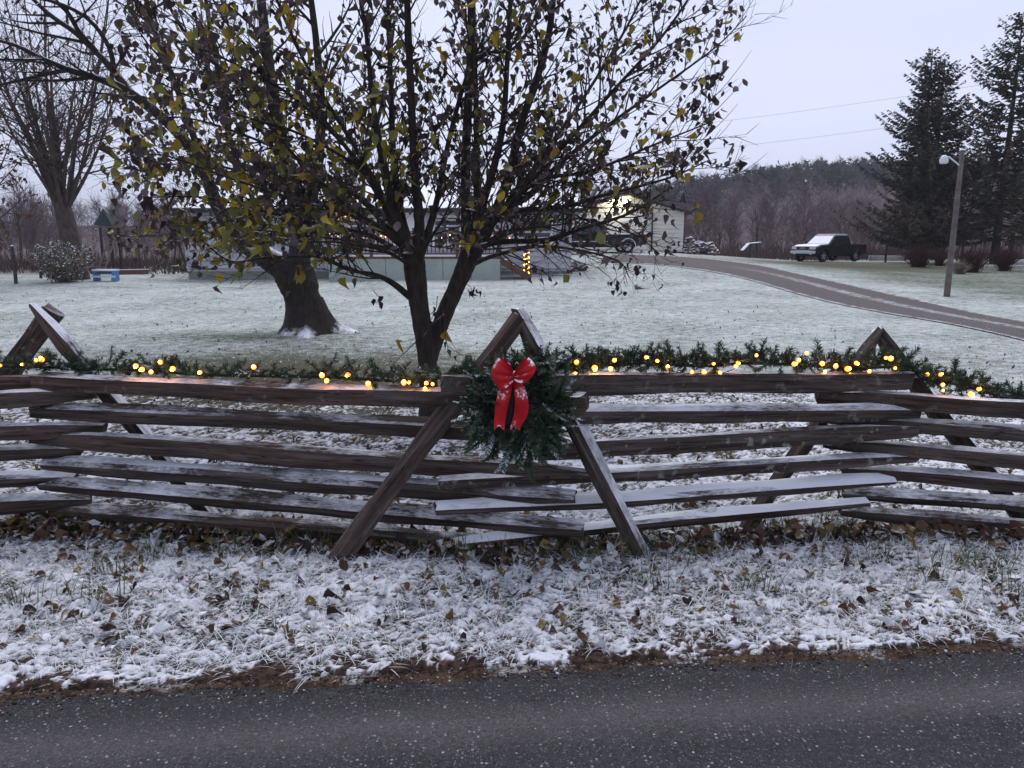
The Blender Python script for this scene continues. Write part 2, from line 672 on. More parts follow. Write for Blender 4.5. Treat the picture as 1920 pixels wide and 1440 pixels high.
# ================================================================== SETTING
def build_ground():
    ys = list(np.arange(-30, 2, 4.0)) + list(np.arange(2.0, 5.6, 0.05))
    y = 5.6
    st = 0.07
    while y < 900:
        ys.append(y)
        y += st
        st *= 1.045
    xs = list(np.arange(0, 6.0, 0.1))
    x, st = 6.0, 0.12
    while x < 800:
        xs.append(x)
        x += st
        st *= 1.075
    xs = [-q for q in xs[:0:-1]] + xs
    X, Y = np.meshgrid(np.array(xs), np.array(ys))
    Z = gz(X, Y)
    V = np.stack([X, Y, Z], -1).reshape(-1, 3)
    nx, ny = len(xs), len(ys)
    i = np.arange(ny - 1)[:, None] * nx + np.arange(nx - 1)[None]
    F = np.stack([i, i + 1, i + nx + 1, i + nx], -1).reshape(-1, 4)
    x, y = V[:, 0], V[:, 1]
    e = y - edge(x)
    cover = cover_at(x, y)
    litter = litter_at(x, y)
    forest = S((y - 54 - 0.0 * x) / 10)
    forest = np.maximum(forest, S((-x - 16) / 5) * S((y - 33) / 4))
    col = np.stack([cover, litter, forest], -1)
    o = link("ground", np_mesh("ground", V, F, M_GROUND, col, True))
    tag(o, kind="structure")
    return o


def fence_y(x):
    """plan line of the zigzag fence"""
    return np.interp(x, [-5.5, -2.75, 0.05, 2.15, 5.0], [4.05, 4.5, 4.02, 4.35, 3.95])


def cover_at(x, y):
    x = np.asarray(x, float)
    y = np.asarray(y, float)
    e = y - edge(x)
    c = 0.50 + 0 * x
    c = np.where(y > 6, 0.42, c)
    c = c + 0.03 * S((y - 8) / 8)
    e2 = e + 0.16 * (vnoise(x, 0 * y, 5, 3) - 0.5) + 0.10 * (vnoise(x, y, 14, 6) - 0.5)
    c = c - 1.0 * (1 - S((e2 + 0.045) / 0.14))
    fy = fence_y(x)
    c = c - 0.75 * np.exp(-((y - fy + 0.06) / 0.16) ** 2)
    # sheltered grass under the two trees, browned verge by the parked pickup
    c = c - 0.50 * np.exp(-(((x + 2.8) / 2.8) ** 2 + ((y - 9.8) / 1.9) ** 2))
    c = c - 0.30 * np.exp(-(((x + 4.6) / 1.6) ** 2 + ((y - 13.2) / 0.7) ** 2))
    c = c - 0.30 * np.exp(-(((x - 17) / 6) ** 2 + ((y - 41) / 4) ** 2))
    c = c - 0.26 * S((x - 12.0) / 4) * S((y - 16) / 5) * (1 - S((y - 46) / 8))
    return np.clip(c, -0.8, 1)


def litter_at(x, y):
    e = y - edge(x)
    l = 0.35 + 0 * x
    l = np.maximum(l, 1 - S((e - 0.15) / 0.35))
    l = np.maximum(l, np.exp(-((y - fence_y(x) + 0.1) / 0.3) ** 2) * 0.9)
    l = np.maximum(l, 0.9 * np.exp(-(((x + 2.6) / 3.4) ** 2 + ((y - 9.0) / 2.4) ** 2)))
    l = np.maximum(l, 0.8 * np.exp(-(((x - 17) / 6) ** 2 + ((y - 41) / 4) ** 2)))
    l = l * np.where(y > 12, np.where((y > 36) & (x > 8), 1, 0.3), 1)
    return np.clip(l, 0, 1)


GROUND = build_ground()


def build_road():
    xs = np.concatenate([np.arange(-90, -6, 3.0), np.arange(-6, 6, 0.05), np.arange(6, 91, 3.0)])
    e = edge(xs) + 0.02 * np.sin(3.1 * xs) + 0.014 * np.sin(11 * xs + 1) + 0.008 * np.sin(31 * xs)
    rows = [e * 0 + (0.092 * xs - 3.4), 0.092 * xs - 0.3, 0.092 * xs + 2.3, e]
    zz = [0.0, 0.022, 0.006, -0.004]
    V = np.concatenate([np.stack([xs, r, 0 * xs + z], -1) for r, z in zip(rows, zz)])
    n = len(xs)
    i = np.arange(3)[:, None] * n + np.arange(n - 1)[None]
    F = np.stack([i, i + 1, i + n + 1, i + n], -1).reshape(-1, 4)
    o = link("road", np_mesh("road", V, F, M_ASPHALT, None, True))
    tag(o, kind="structure")


build_road()


def spline(pts, n):
    """catmull-rom through points (any dimension)"""
    P = [np.array(p, float) for p in pts]
    P = [2 * P[0] - P[1]] + P + [2 * P[-1] - P[-2]]
    out = []
    for i in range(1, len(P) - 2):
        for k in range(n):
            t = k / n
            a, b, c, d = P[i - 1], P[i], P[i + 1], P[i + 2]
            out.append(0.5 * (2 * b + (c - a) * t + (2 * a - 5 * b + 4 * c - d) * t * t + (3 * b - a - 3 * c + d) * t ** 3))
    out.append(P[-2])
    return np.array(out)


def strip(name, left, right, mat, lift, n=10, cross=6):
    A = spline(left, n)
    B = spline(right, n)
    V = []
    for a, b in zip(A, B):
        for k in range(cross + 1):
            p = a + (b - a) * k / cross
            V.append((p[0], p[1], float(gz(p[0], p[1])) + lift))
    m = len(A)
    F = [(i * (cross + 1) + k, i * (cross + 1) + k + 1, (i + 1) * (cross + 1) + k + 1, (i + 1) * (cross + 1) + k)
         for i in range(m - 1) for k in range(cross)]
    t = np.tile(np.arange(cross + 1) / cross, m)
    o = link(name, np_mesh(name, np.array(V), np.array(F), mat, np.stack([t, t, t], -1), True))
    tag(o, kind="structure")
    return o


def g2(px, py):
    p = ground(px, py)
    return (p.x, p.y)


D_UP = [g2(1150, 478), g2(1300, 483), g2(1400, 494), g2(1500, 514), g2(1700, 558), g2(1920, 604), (10.3, 8.0), (10.2, 3.6)]
D_LO = [g2(1120, 492), g2(1230, 497), g2(1320, 508), g2(1420, 530), g2(1600, 577), g2(1920, 640), (7.9, 8.0), (7.6, 3.4)]
strip("driveway", D_LO, D_UP, M_GRAVEL, 0.02, 12, 8)
# ================================================================== grass, leaves on the ground
LEAF_PTS = np.array([(0, 0, 0), (0.30, 0.10, 0.05), (0.44, 0.34, 0.10), (0.34, 0.66, 0.07), (0.0, 1.06, -0.08),
                     (-0.34, 0.66, 0.07), (-0.44, 0.34, 0.10), (-0.30, 0.10, 0.05), (0, 0.35, -0.02), (0, 0.7, -0.04)], float)
LEAF_F = np.array([(0, 1, 8), (1, 2, 8), (2, 3, 9), (2, 9, 8), (3, 4, 9), (4, 5, 9), (5, 6, 9), (6, 8, 9), (6, 7, 8), (7, 0, 8)])


def leaf_variant(curl, fold, twist):
    v = LEAF_PTS.copy()
    v[:, 2] = v[:, 2] * fold - curl * (v[:, 1] - 0.3) ** 2 + twist * v[:, 0] * (v[:, 1] - 0.4)
    return v


def crumple(v, amp, seed):
    r = np.random.default_rng(seed)
    o = v + r.normal(0, amp, v.shape) * np.array([0.8, 0.6, 1.4])
    return o


LEAF_VARS = [leaf_variant(0.35, 1.0, 0.3), leaf_variant(1.3, 3.0, -0.9), leaf_variant(-1.0, 2.4, 1.2), leaf_variant(0.5, 4.6, 0.3)]
LEAF_VARS += [crumple(leaf_variant(0.6, 2.0, 0.5) * np.array([0.75, 0.9, 1]), 0.07, 1), crumple(leaf_variant(1.8, 2.5, -1.2), 0.08, 2), crumple(leaf_variant(-0.4, 1.2, 0.2) * np.array([1.15, 0.95, 1]), 0.06, 3), crumple(leaf_variant(2.2, 5.0, 0.8), 0.09, 4)]


def rot_mats(yaw, tilt, roll, size, pos):
    n = len(yaw)
    cy, sy, ct, st, cr, sr = np.cos(yaw), np.sin(yaw), np.cos(tilt), np.sin(tilt), np.cos(roll), np.sin(roll)
    z, o = np.zeros(n), np.ones(n)
    Rz = np.stack([cy, -sy, z, sy, cy, z, z, z, o], -1).reshape(n, 3, 3)
    Rx = np.stack([o, z, z, z, ct, -st, z, st, ct], -1).reshape(n, 3, 3)
    Ry = np.stack([cr, z, sr, z, o, z, -sr, z, cr], -1).reshape(n, 3, 3)
    M = np.zeros((n, 4, 4))
    M[:, :3, :3] = np.einsum('nij,njk,nkl->nil', Rz, Rx, Ry) * size[:, None, None]
    M[:, :3, 3] = pos
    M[:, 3, 3] = 1
    return M


def blades(name, N, yr, xw, dens_pow, len_r, wid_r, white, seg=3, tall=0.0, seed=1):
    rng = np.random.default_rng(seed)
    y0, y1 = yr
    u = rng.random(N)
    if dens_pow:
        y = (y0 ** (1 - dens_pow) + u * (y1 ** (1 - dens_pow) - y0 ** (1 - dens_pow))) ** (1 / (1 - dens_pow))
    else:
        y = y0 + (y1 - y0) * u
    x = rng.uniform(-1, 1, N) * xw(y)
    e = y - edge(x)
    cov = cover_at(x, y)
    # ragged front line along the road, tufts rather than an even mat
    tuft = vnoise(x, y, 9, 2) * 0.6 + vnoise(x, y, 23, 5) * 0.4
    keep = (e > 0.0 + 0.17 * vnoise(x, y * 0 + 1, 9, 1)) & (rng.random(N) < 0.30 + 1.1 * tuft * tuft + 0.2)
    x, y, cov, e, tuft = x[keep], y[keep], cov[keep], e[keep], tuft[keep]
    n = len(x)
    patch = vnoise(x, y, 6, 7) * 0.5 + vnoise(x, y, 17, 3) * 0.5
    pw = np.clip(white + (cov - 0.5) * 1.1 + (patch - 0.5) * 0.9, 0.02, 0.97)
    is_w = rng.random(n) < pw
    L = rng.uniform(*len_r, n) * (0.6 + 0.7 * tuft)
    az = rng.normal(0.3, 1.1, n) + np.where(rng.random(n) < 0.5, 0, math.pi)
    a0 = rng.uniform(0.8, 1.5, n)
    a1 = np.minimum(a0 + rng.uniform(0.2, 0.9, n), 1.75)
    up = (rng.random(n) < (0.10 + 0.35 * np.clip(0.55 - cov, 0, 1) + tall)) & ~is_w
    a0 = np.where(up, rng.uniform(0.05, 0.5, n), a0)
    a1 = np.where(up, a0 + rng.uniform(0.2, 0.9, n), a1)
    L = np.where(up, L * 1.5, L)
    w = rng.uniform(*wid_r, n) * np.where(is_w, 1.75, 1.0) * np.where(up, 0.6, 1)
    base = np.stack([x, y, gz(x, y) + np.where(is_w & ~up, 0.012, 0.0)], -1)
    d = np.stack([np.cos(az), np.sin(az), 0 * az], -1)
    side = np.stack([-np.sin(az), np.cos(az), 0 * az], -1)
    P = [base]
    for k in range(seg):
        ang = a0 + (a1 - a0) * k / max(seg - 1, 1)
        step = (L / seg)[:, None]
        P.append(P[-1] + step * (d * np.sin(ang)[:, None] + np.array([0, 0, 1.0]) * np.cos(ang)[:, None]))
    V = []
    for k, p in enumerate(P):
        t = k / seg
        ww = (w * (1 - 0.35 * t) * (0.75 if k == 0 else 1))[:, None] / 2
        if k < seg:
            V += [p - side * ww, p + side * ww]
        else:
            V += [p]
    V = np.stack(V, 1)
    m = V.shape[1]
    V[..., 2] = np.maximum(V[..., 2], gz(V[..., 0], V[..., 1]) + 0.002)
    F = []
    for k in range(seg - 1):
        a = 2 * k
        F += [(a, a + 1, a + 3), (a, a + 3, a + 2)]
    F += [(2 * (seg - 1), 2 * (seg - 1) + 1, m - 1)]
    F = (np.array(F)[None] + (np.arange(n) * m)[:, None, None]).reshape(-1, 3)
    r = rng.random(n)[:, None]
    white_c = np.array([0.74, 0.77, 0.82]) * (0.80 + 0.28 * r)
    green = np.array([0.060, 0.095, 0.045]) * (0.6 + 1.0 * r)
    straw = np.array([0.22, 0.165, 0.10]) * (0.5 + 0.9 * r)
    brown = np.array([0.085, 0.045, 0.032]) * (0.6 + 0.8 * r)
    q = rng.random(n)[:, None]
    low = (e < 0.30)[:, None]
    dark = np.where(q < np.where(low, 0.2, 0.66), green, np.where(q < np.where(low, 0.6, 0.86), straw, brown))
    c = np.where(is_w[:, None], np.minimum(white_c, 0.86), dark)
    c = np.repeat(c[:, None], m, 1)
    # frosted tips on some dark blades
    fr = (rng.random(n) < 0.35)
    c[fr, -1] = (0.6, 0.64, 0.66)
    o = link(name, np_mesh(name, V.reshape(-1, 3), F, M_BLADE, c.reshape(-1, 3)))
    return o


o = blades("verge_grass", 125000, (2.5, 4.75), lambda y: 0 * y + 4.2, 0, (0.03, 0.125), (0.0010, 0.0024), 0.58, 3, 0.0, 11)
tag(o, "snow-dusted matted grass on the verge between road and fence", "grass", kind="stuff")
o = blades("lawn_grass", 80000, (4.6, 18), lambda y: 0.75 * y + 1.2, 1.4, (0.025, 0.06), (0.0025, 0.006), 0.56, 2, 0.0, 12)
tag(o, "short frosted lawn grass behind the rail fence", "grass", kind="stuff")


def tall_tufts():
    """green upright blades that escaped the snow"""
    rng = np.random.default_rng(5)
    V, F, C = [], [], []
    spots = [(px, py, 38) for px, py in [(640, 1035), (690, 1042), (600, 1040), (760, 1045), (840, 1048), (930, 1050), (1000, 1052),
                                          (1180, 1045), (1230, 1040), (520, 1030), (420, 1050), (180, 1130), (215, 1080), (60, 1130),
                                          (1790, 1060), (1750, 1090), (1850, 1070), (1640, 1055), (1290, 1060), (1480, 1000), (1440, 1008),
                                          (1560, 992), (1330, 1015), (300, 1045), (1100, 1056), (1900, 1120), (1220, 1100), (1420, 1110)]]
    for px, py, n in spots:
        c = ground(px, py)
        for _ in range(n):
            x, y = c.x + rng.normal(0, 0.07), c.y + rng.normal(0, 0.04)
            L = rng.uniform(0.07, 0.19)
            az = rng.uniform(0, 2 * math.pi)
            lean = rng.uniform(0.1, 0.6)
            p = np.array([x, y, float(gz(x, y))])
            sd = np.array([math.cos(az + 1.57), math.sin(az + 1.57), 0]) * rng.uniform(0.0016, 0.0034)
            b = len(V)
            for k in range(4):
                V += [p - sd * (1 - k / 4), p + sd * (1 - k / 4)]
                p = p + L / 3 * np.array([math.cos(az) * math.sin(lean), math.sin(az) * math.sin(lean), math.cos(lean)])
                lean += rng.uniform(0.05, 0.35)
            for k in range(3):
                F += [(b + 2 * k, b + 2 * k + 1, b + 2 * k + 3), (b + 2 * k, b + 2 * k + 3, b + 2 * k + 2)]
            cc = np.array([0.07, 0.12, 0.05]) if rng.random() < 0.75 else np.array([0.28, 0.23, 0.13])
            C += [cc * rng.uniform(0.6, 1.5)] * 8
    o = link("tall_grass", np_mesh("tall_grass", np.array(V), np.array(F), M_BLADE, np.array(C)))
    tag(o, "taller green grass blades standing through the snow along the fence foot", "grass", kind="stuff")


tall_tufts()


def lat(x, y, sc, seed):
    """lattice value noise 0..1"""
    G = np.random.default_rng(seed).random((256, 256))
    u, v = x * sc + 37.3, y * sc + 11.7
    i, j = np.floor(u).astype(int), np.floor(v).astype(int)
    f, g = u - i, v - j
    f, g = f * f * (3 - 2 * f), g * g * (3 - 2 * g)
    a = G[i & 255, j & 255] * (1 - f) + G[(i + 1) & 255, j & 255] * f
    b = G[i & 255, (j + 1) & 255] * (1 - f) + G[(i + 1) & 255, (j + 1) & 255] * f
    return a * (1 - g) + b * g


def snow_cover(xs, ys, name, label, relief=1.0, thr=0.615):
    """lumpy matted grass: snow lies on the high bits, litter shows in the hollows"""
    X, Y = np.meshgrid(xs, ys)
    e = Y - edge(X)
    wx = X + 0.035 * (lat(X, Y, 11, 1) - 0.5) + 0.012 * (lat(X, Y, 45, 2) - 0.5)
    wy = Y + 0.035 * (lat(X, Y, 11, 3) - 0.5) + 0.012 * (lat(X, Y, 45, 4) - 0.5)
    # two sets of short streaks at crossing angles, like bent blades
    def streak(a, s1, s2, seed):
        c, s_ = math.cos(a), math.sin(a)
        return lat((wx * c + wy * s_), (-wx * s_ + wy * c) * s2 / s1, s1, seed)
    n1 = np.maximum(streak(0.5, 22, 75, 5), streak(-0.6, 24, 80, 6))
    n2 = np.maximum(streak(1.2, 30, 90, 7), streak(-0.1, 26, 85, 8))
    pick = S((lat(X, Y, 7, 9) - 0.35) / 0.3)
    fine = n1 * pick + n2 * (1 - pick)
    mid = lat(wx, wy, 26, 10) * 0.6 + lat(wx, wy, 55, 11) * 0.4
    big = lat(wx, wy, 5.0, 12) * 0.6 + lat(wx, wy, 11, 13) * 0.4
    h = 0.60 * fine + 0.24 * mid + 0.30 * big
    Z = gz(X, Y) + 0.055 * relief * (h - 0.44)
    Z = np.where(e < 0.05, gz(X, Y) - 0.02, Z)
    cov = cover_at(X, Y)
    m = S((h + (cov - 0.5) * 0.55 - thr) / 0.07)
    pal = np.array([(0.040, 0.024, 0.019), (0.028, 0.022, 0.016), (0.055, 0.060, 0.028), (0.075, 0.042, 0.028), (0.022, 0.016, 0.017), (0.045, 0.055, 0.03)])
    pi = np.floor(lat(wx, wy, 21, 14) * 0.5 * 6 + lat(wx, wy, 60, 15) * 0.5 * 6).astype(int) % 6
    base = pal[pi]
    dirt = np.array([0.052, 0.029, 0.022]) * (0.25 + 1.5 * lat(X, Y, 95, 16) * lat(X, Y, 40, 18) * 2)[..., None]
    base = np.where((e < 0.20)[..., None], dirt, base)
    snow = np.array([0.80, 0.82, 0.88]) * (0.93 + 0.09 * lat(X, Y, 30, 17))[..., None]
    C = base * (1 - m[..., None]) + snow * m[..., None]
    nx, ny = len(xs), len(ys)
    i = np.arange(ny - 1)[:, None] * nx + np.arange(nx - 1)[None]
    F = np.stack([i, i + 1, i + nx + 1, i + nx], -1).reshape(-1, 4)
    ok = (e[:-1, :-1] > 0.02).reshape(-1)
    o = link(name, np_mesh(name, np.stack([X, Y, Z], -1).reshape(-1, 3), F[ok], M_BLADE, C.reshape(-1, 3), True))
    tag(o, label, "snow", kind="stuff")


snow_cover(np.arange(-3.3, 3.45, 0.0075), np.arange(2.45, 4.75, 0.0085), "matted_snow", "patchy fresh snow lying on matted grass and leaves beside the road")
snow_cover(np.arange(-6.2, 6.2, 0.018), np.arange(4.73, 8.6, 0.021), "lawn_snow", "thin patchy snow on the lawn just behind the rail fence", 0.8, 0.60)


def snow_clumps():
    rng = np.random.default_rng(21)
    N = 2600
    x = rng.uniform(-4.4, 4.4, N)
    y = rng.uniform(2.6, 4.6, N)
    e = y - edge(x)
    cov = cover_at(x, y)
    pt = vnoise(x, y, 7, 4) * 0.55 + vnoise(x, y, 19, 8) * 0.45
    k = (e > 0.12) & (rng.random(N) < np.clip((cov - 0.1) * 1.1 * (0.25 + pt * 1.3), 0, 1))
    x, y = x[k], y[k]
    n = len(x)
    # a flattened lump: centre, two rings
    ring = np.linspace(0, 2 * math.pi, 7)[:-1]
    bv = np.array([(0, 0, 1.0)] + [(0.62 * math.cos(a), 0.62 * math.sin(a), 0.72) for a in ring]
                  + [(math.cos(a + 0.3), math.sin(a + 0.3), -0.1) for a in ring])
    F = []
    for i in range(6):
        j = (i + 1) % 6
        F += [(0, 1 + i, 1 + j), (1 + i, 7 + i, 7 + j), (1 + i, 7 + j, 1 + j)]
    F = np.array(F)
    s = rng.uniform(0.004, 0.014, n) * (0.6 + 0.9 * rng.random(n))
    M = rot_mats(rng.uniform(0, 6.28, n), rng.normal(0, 0.25, n), rng.normal(0, 0.25, n), s,
                 np.stack([x, y, gz(x, y) + rng.uniform(0.004, 0.028, n)], -1))
    st = rng.uniform(0.6, 2.1, n)
    M[:, :3, 0] *= st[:, None]
    M[:, :3, 2] *= rng.uniform(0.3, 0.75, n)[:, None]
    V, Fm = replicate(bv, F, M)
    V += rng.normal(0, 0.0018, V.shape)
    o = link("snow_clumps", np_mesh("snow_clumps", V, Fm, M_SNOW, None, True))
    tag(o, "small clumps of fresh snow caught on the verge grass", "snow", kind="stuff")


snow_clumps()

LEAF_COLS = dict(
    ground=[(0.085, 0.042, 0.027), (0.05, 0.028, 0.023), (0.14, 0.07, 0.038), (0.19, 0.115, 0.042), (0.23, 0.165, 0.05), (0.035, 0.024, 0.026), (0.15, 0.075, 0.05)],
)


def fallen_leaves():
    rng = np.random.default_rng(33)
    X, Y, Wt = [], [], []
    # scattered on the verge
    n = 1000
    X.append(rng.uniform(-4.2, 4.2, n)); Y.append(rng.uniform(2.85, 4.1, n)); Wt.append(np.zeros(n))
    # drifted against the foot of the fence
    n = 1500
    x = rng.uniform(-4.2, 4.4, n)
    X.append(x); Y.append(fence_y(x) - 0.12 + rng.normal(0, 0.11, n)); Wt.append(np.ones(n))
    # on the lawn behind
    n = 1500
    y = 4.3 + 6.5 * rng.random(n) ** 1.6
    X.append(rng.uniform(-1, 1, n) * (0.7 * y)); Y.append(y); Wt.append(np.zeros(n))
    n = 1500
    y = 7.0 + 22 * rng.random(n) ** 1.5
    X.append(rng.uniform(-1, 1, n) * (0.72 * y)); Y.append(y); Wt.append(np.zeros(n))
    X, Y, Wt = np.concatenate(X), np.concatenate(Y), np.concatenate(Wt)
    k = (Y > edge(X) + 0.12) & ~((X > 6.5) & (Y > 12))
    X, Y, Wt = X[k], Y[k], Wt[k]
    n = len(X)
    size = rng.uniform(0.034, 0.066, n) * np.where(Wt > 0, 1.25, 1) * np.where(Y > 7, 0.75, 1)
    flat = rng.normal(0, 0.35, n)
    M = rot_mats(rng.uniform(0, 6.28, n), flat, rng.normal(0, 0.4, n), size,
                 np.stack([X, Y, gz(X, Y) + rng.uniform(0.018, 0.045, n) + Wt * rng.uniform(0.004, 0.035, n)], -1))
    cols = np.array(LEAF_COLS['ground'])[rng.integers(0, 7, n)] * rng.uniform(0.7, 1.25, (n, 1))
    snowy = (rng.random(n) < np.where(Wt > 0, 0.06, 0.32))
    cols[snowy] = np.array([0.72, 0.75, 0.80])
    var = rng.integers(0, 8, n)
    # the largest to the eye become single pieces of the ground
    px = 960 + FPX * X / Y
    vis = (np.abs(px - 960) < 985) & ~snowy
    score = np.where(vis, size / np.hypot(X, Y), 0)
    idx = np.argsort(-score)[:300]
    single = np.zeros(n, bool)
    single[idx] = True
    meshes = [np_mesh("fallen_leaf", v, LEAF_F, M_LEAF_O) for v in LEAF_VARS]
    for i in idx:
        o = link("fallen_leaf", meshes[var[i]], GROUND, Matrix(M[i].tolist()))
        o.color = (*cols[i], 1)
    V, F, C = [], [], []
    b = 0
    for q in range(8):
        s = ~single & (var == q)
        v, f = replicate(LEAF_VARS[q], LEAF_F, M[s])
        V.append(v); F.append(f + b); C.append(np.repeat(cols[s], len(LEAF_PTS), 0))
        b += len(v)
    o = link("leaf_litter", np_mesh("leaf_litter", np.concatenate(V), np.concatenate(F), M_LEAF, np.concatenate(C)))
    tag(o, "brown and yellow fallen leaves drifted under the fence and over the grass", "leaves", kind="stuff")


fallen_leaves()


def debris():
    """pine straw and small sticks along the asphalt edge"""
    rng = np.random.default_rng(8)
    mb = MB()
    for _ in range(1500):
        x = rng.uniform(-3.4, 3.4)
        y = float(edge(x)) + rng.normal(0.06, 0.07)
        a = rng.normal(0.09, 0.5)
        L = rng.uniform(0.02, 0.11)
        z = max(float(gz(x, y)), -0.002) + 0.008
        p = Vector((x, y, z))
        q = p + Vector((math.cos(a) * L, math.sin(a) * L, rng.uniform(0, 0.008)))
        q.z = max(q.z, float(gz(q.x, q.y)) + 0.004)
        c = random.choice([(0.12, 0.06, 0.042), (0.07, 0.036, 0.028), (0.20, 0.14, 0.10), (0.04, 0.025, 0.02)])
        mb.tube([p, (p + q) / 2 + Vector((0, rng.normal(0, 0.004), 0.003)), q], [0.0011, 0.0011, 0.0008], 3, False, c)
    o = mb.obj("roadside_straw", M_BLADE)
    tag(o, "brown straw and bits of stick along the asphalt edge", "straw", kind="stuff")


debris()


def pebbles():
    rng = np.random.default_rng(61)
    n = 5200
    x = rng.uniform(-3.3, 3.4, n)
    y = edge(x) + rng.normal(0.055, 0.06, n)
    bv = np.array([(1, 0, 0), (-1, 0, 0), (0, 1, 0), (0, -1, 0), (0, 0, 0.8), (0, 0, -0.6)], float)
    bf = np.array([(0, 2, 4), (2, 1, 4), (1, 3, 4), (3, 0, 4), (2, 0, 5), (1, 2, 5), (3, 1, 5), (0, 3, 5)])
    sz = rng.uniform(0.0018, 0.0055, n) * (1 + 1.2 * (rng.random(n) < 0.06))
    M = rot_mats(rng.uniform(0, 6.28, n), rng.normal(0, 0.4, n), rng.normal(0, 0.4, n), sz, np.stack([x, y, np.maximum(gz(x, y), -0.004) + 0.004], -1))
    M[:, :3, 0] *= rng.uniform(0.8, 1.7, n)[:, None]
    V, F = replicate(bv, bf, M)
    pal = np.array([(0.05, 0.03, 0.024), (0.09, 0.06, 0.05), (0.16, 0.14, 0.13), (0.035, 0.024, 0.02), (0.60, 0.62, 0.66), (0.12, 0.07, 0.05)])
    C = np.repeat(pal[rng.integers(0, 6, n)], 6, 0)
    o = link("edge_gravel", np_mesh("edge_gravel", V, F, M_BLADE, C))
    tag(o, "loose grit and crumbs of earth along the asphalt edge", "gravel", kind="stuff")


pebbles()

# ================================================================== THE RAIL FENCE
FENCE = empty("rail_fence", gp(0.0, 4.05), "weathered zigzag split-rail fence with crossed stakes along the road", "fence")


def rail(a, b, h, w, roll, snow=0.25, red=0.5, lichen=0.0, t0=0.7, t1=0.7, name="rail", sag=0.0, nseg=16, seed=None):
    """one split rail from a to b; h,w section size; t0,t1 end taper"""
    rng = random.Random(seed if seed is not None else hash((round(a.x, 3), round(b.z, 3))))
    a, b = Vector(a), Vector(b)
    d = b - a
    L = d.length
    shp = [(-0.50, -0.40), (-0.10, -0.52), (0.42, -0.44), (0.52, 0.10), (0.44, 0.46), (-0.05, 0.50), (-0.44, 0.45), (-0.52, 0.0)]
    shp = [(y + rng.uniform(-0.07, 0.07), z + rng.uniform(-0.07, 0.07)) for y, z in shp]
    ph = [rng.uniform(0, 6.28) for _ in range(8)]
    fr = [rng.uniform(1.0, 3.4) for _ in range(8)]
    n = len(shp)
    vs, fs = [], []
    cr, sr = math.cos(roll), math.sin(roll)
    bow1, bow2, bp = rng.uniform(-0.008, 0.008), rng.uniform(-0.012, 0.012), rng.uniform(0, 6.28)
    for i in range(nseg + 1):
        t = i / nseg
        x = t * L
        e0 = t0 + (1 - t0) * min(1, t / 0.14) if t0 < 1 else 1
        e1 = t1 + (1 - t1) * min(1, (1 - t) / 0.14) if t1 < 1 else 1
        sc = e0 * e1
        oz = -sag * 4 * t * (1 - t) + bow1 * math.sin(6.3 * t + bp)
        oy = bow2 * math.sin(4.1 * t + bp)
        for k, (y, z) in enumerate(shp):
            wob = 1 + 0.10 * math.sin(fr[k] * 6.28 * t + ph[k]) + rng.uniform(-0.035, 0.035)
            yy, zz = y * w * wob * (0.5 + 0.5 * sc), z * h * wob * sc
            vs.append((x + (rng.uniform(-0.012, 0.012) if i in (0, nseg) else 0), yy * cr - zz * sr + oy, yy * sr + zz * cr + oz))
    for i in range(nseg):
        for k in range(n):
            k2 = (k + 1) % n
            fs.append((i * n + k, (i + 1) * n + k, (i + 1) * n + k2, i * n + k2))
    fs.append(tuple(range(n)))
    fs.append(tuple(nseg * n + k for k in range(n - 1, -1, -1)))
    mb = MB().add(vs, fs)
    me = mb.mesh(name, M_WOOD)
    fixn(me)
    q = d.to_track_quat('X', 'Z').to_matrix().to_4x4()
    o = link(name, me, FENCE, Matrix.Translation(a) @ q)
    o.color = (snow - (0.09 if snow < 0.6 else 0.0), red, lichen, 1)
    return o


def px2m(p, Y):
    return p * Y / 1425.0


# panels: (x0,y0, x1,y1, thickness px, depth factor, roll, snow, red, lichen, taper0, taper1)
def panel(rows, YL, YR):
    for k, (x0, y0, x1, y1, th, wf, roll, sn, rd, li, t0, t1, *ex) in enumerate(rows):
        yl, yr = (ex + [YL, YR])[:2] if ex else (YL, YR)
        h = px2m(th, (yl + yr) / 2) * 1.20 / (math.cos(roll) + wf * abs(math.sin(roll)) * 0.75)
        rail(at(x0, y0, yl), at(x1, y1, yr), h, h * wf, roll, sn, rd, li, t0, t1, seed=1000 + int(x0 * 3 + y0 * 7))


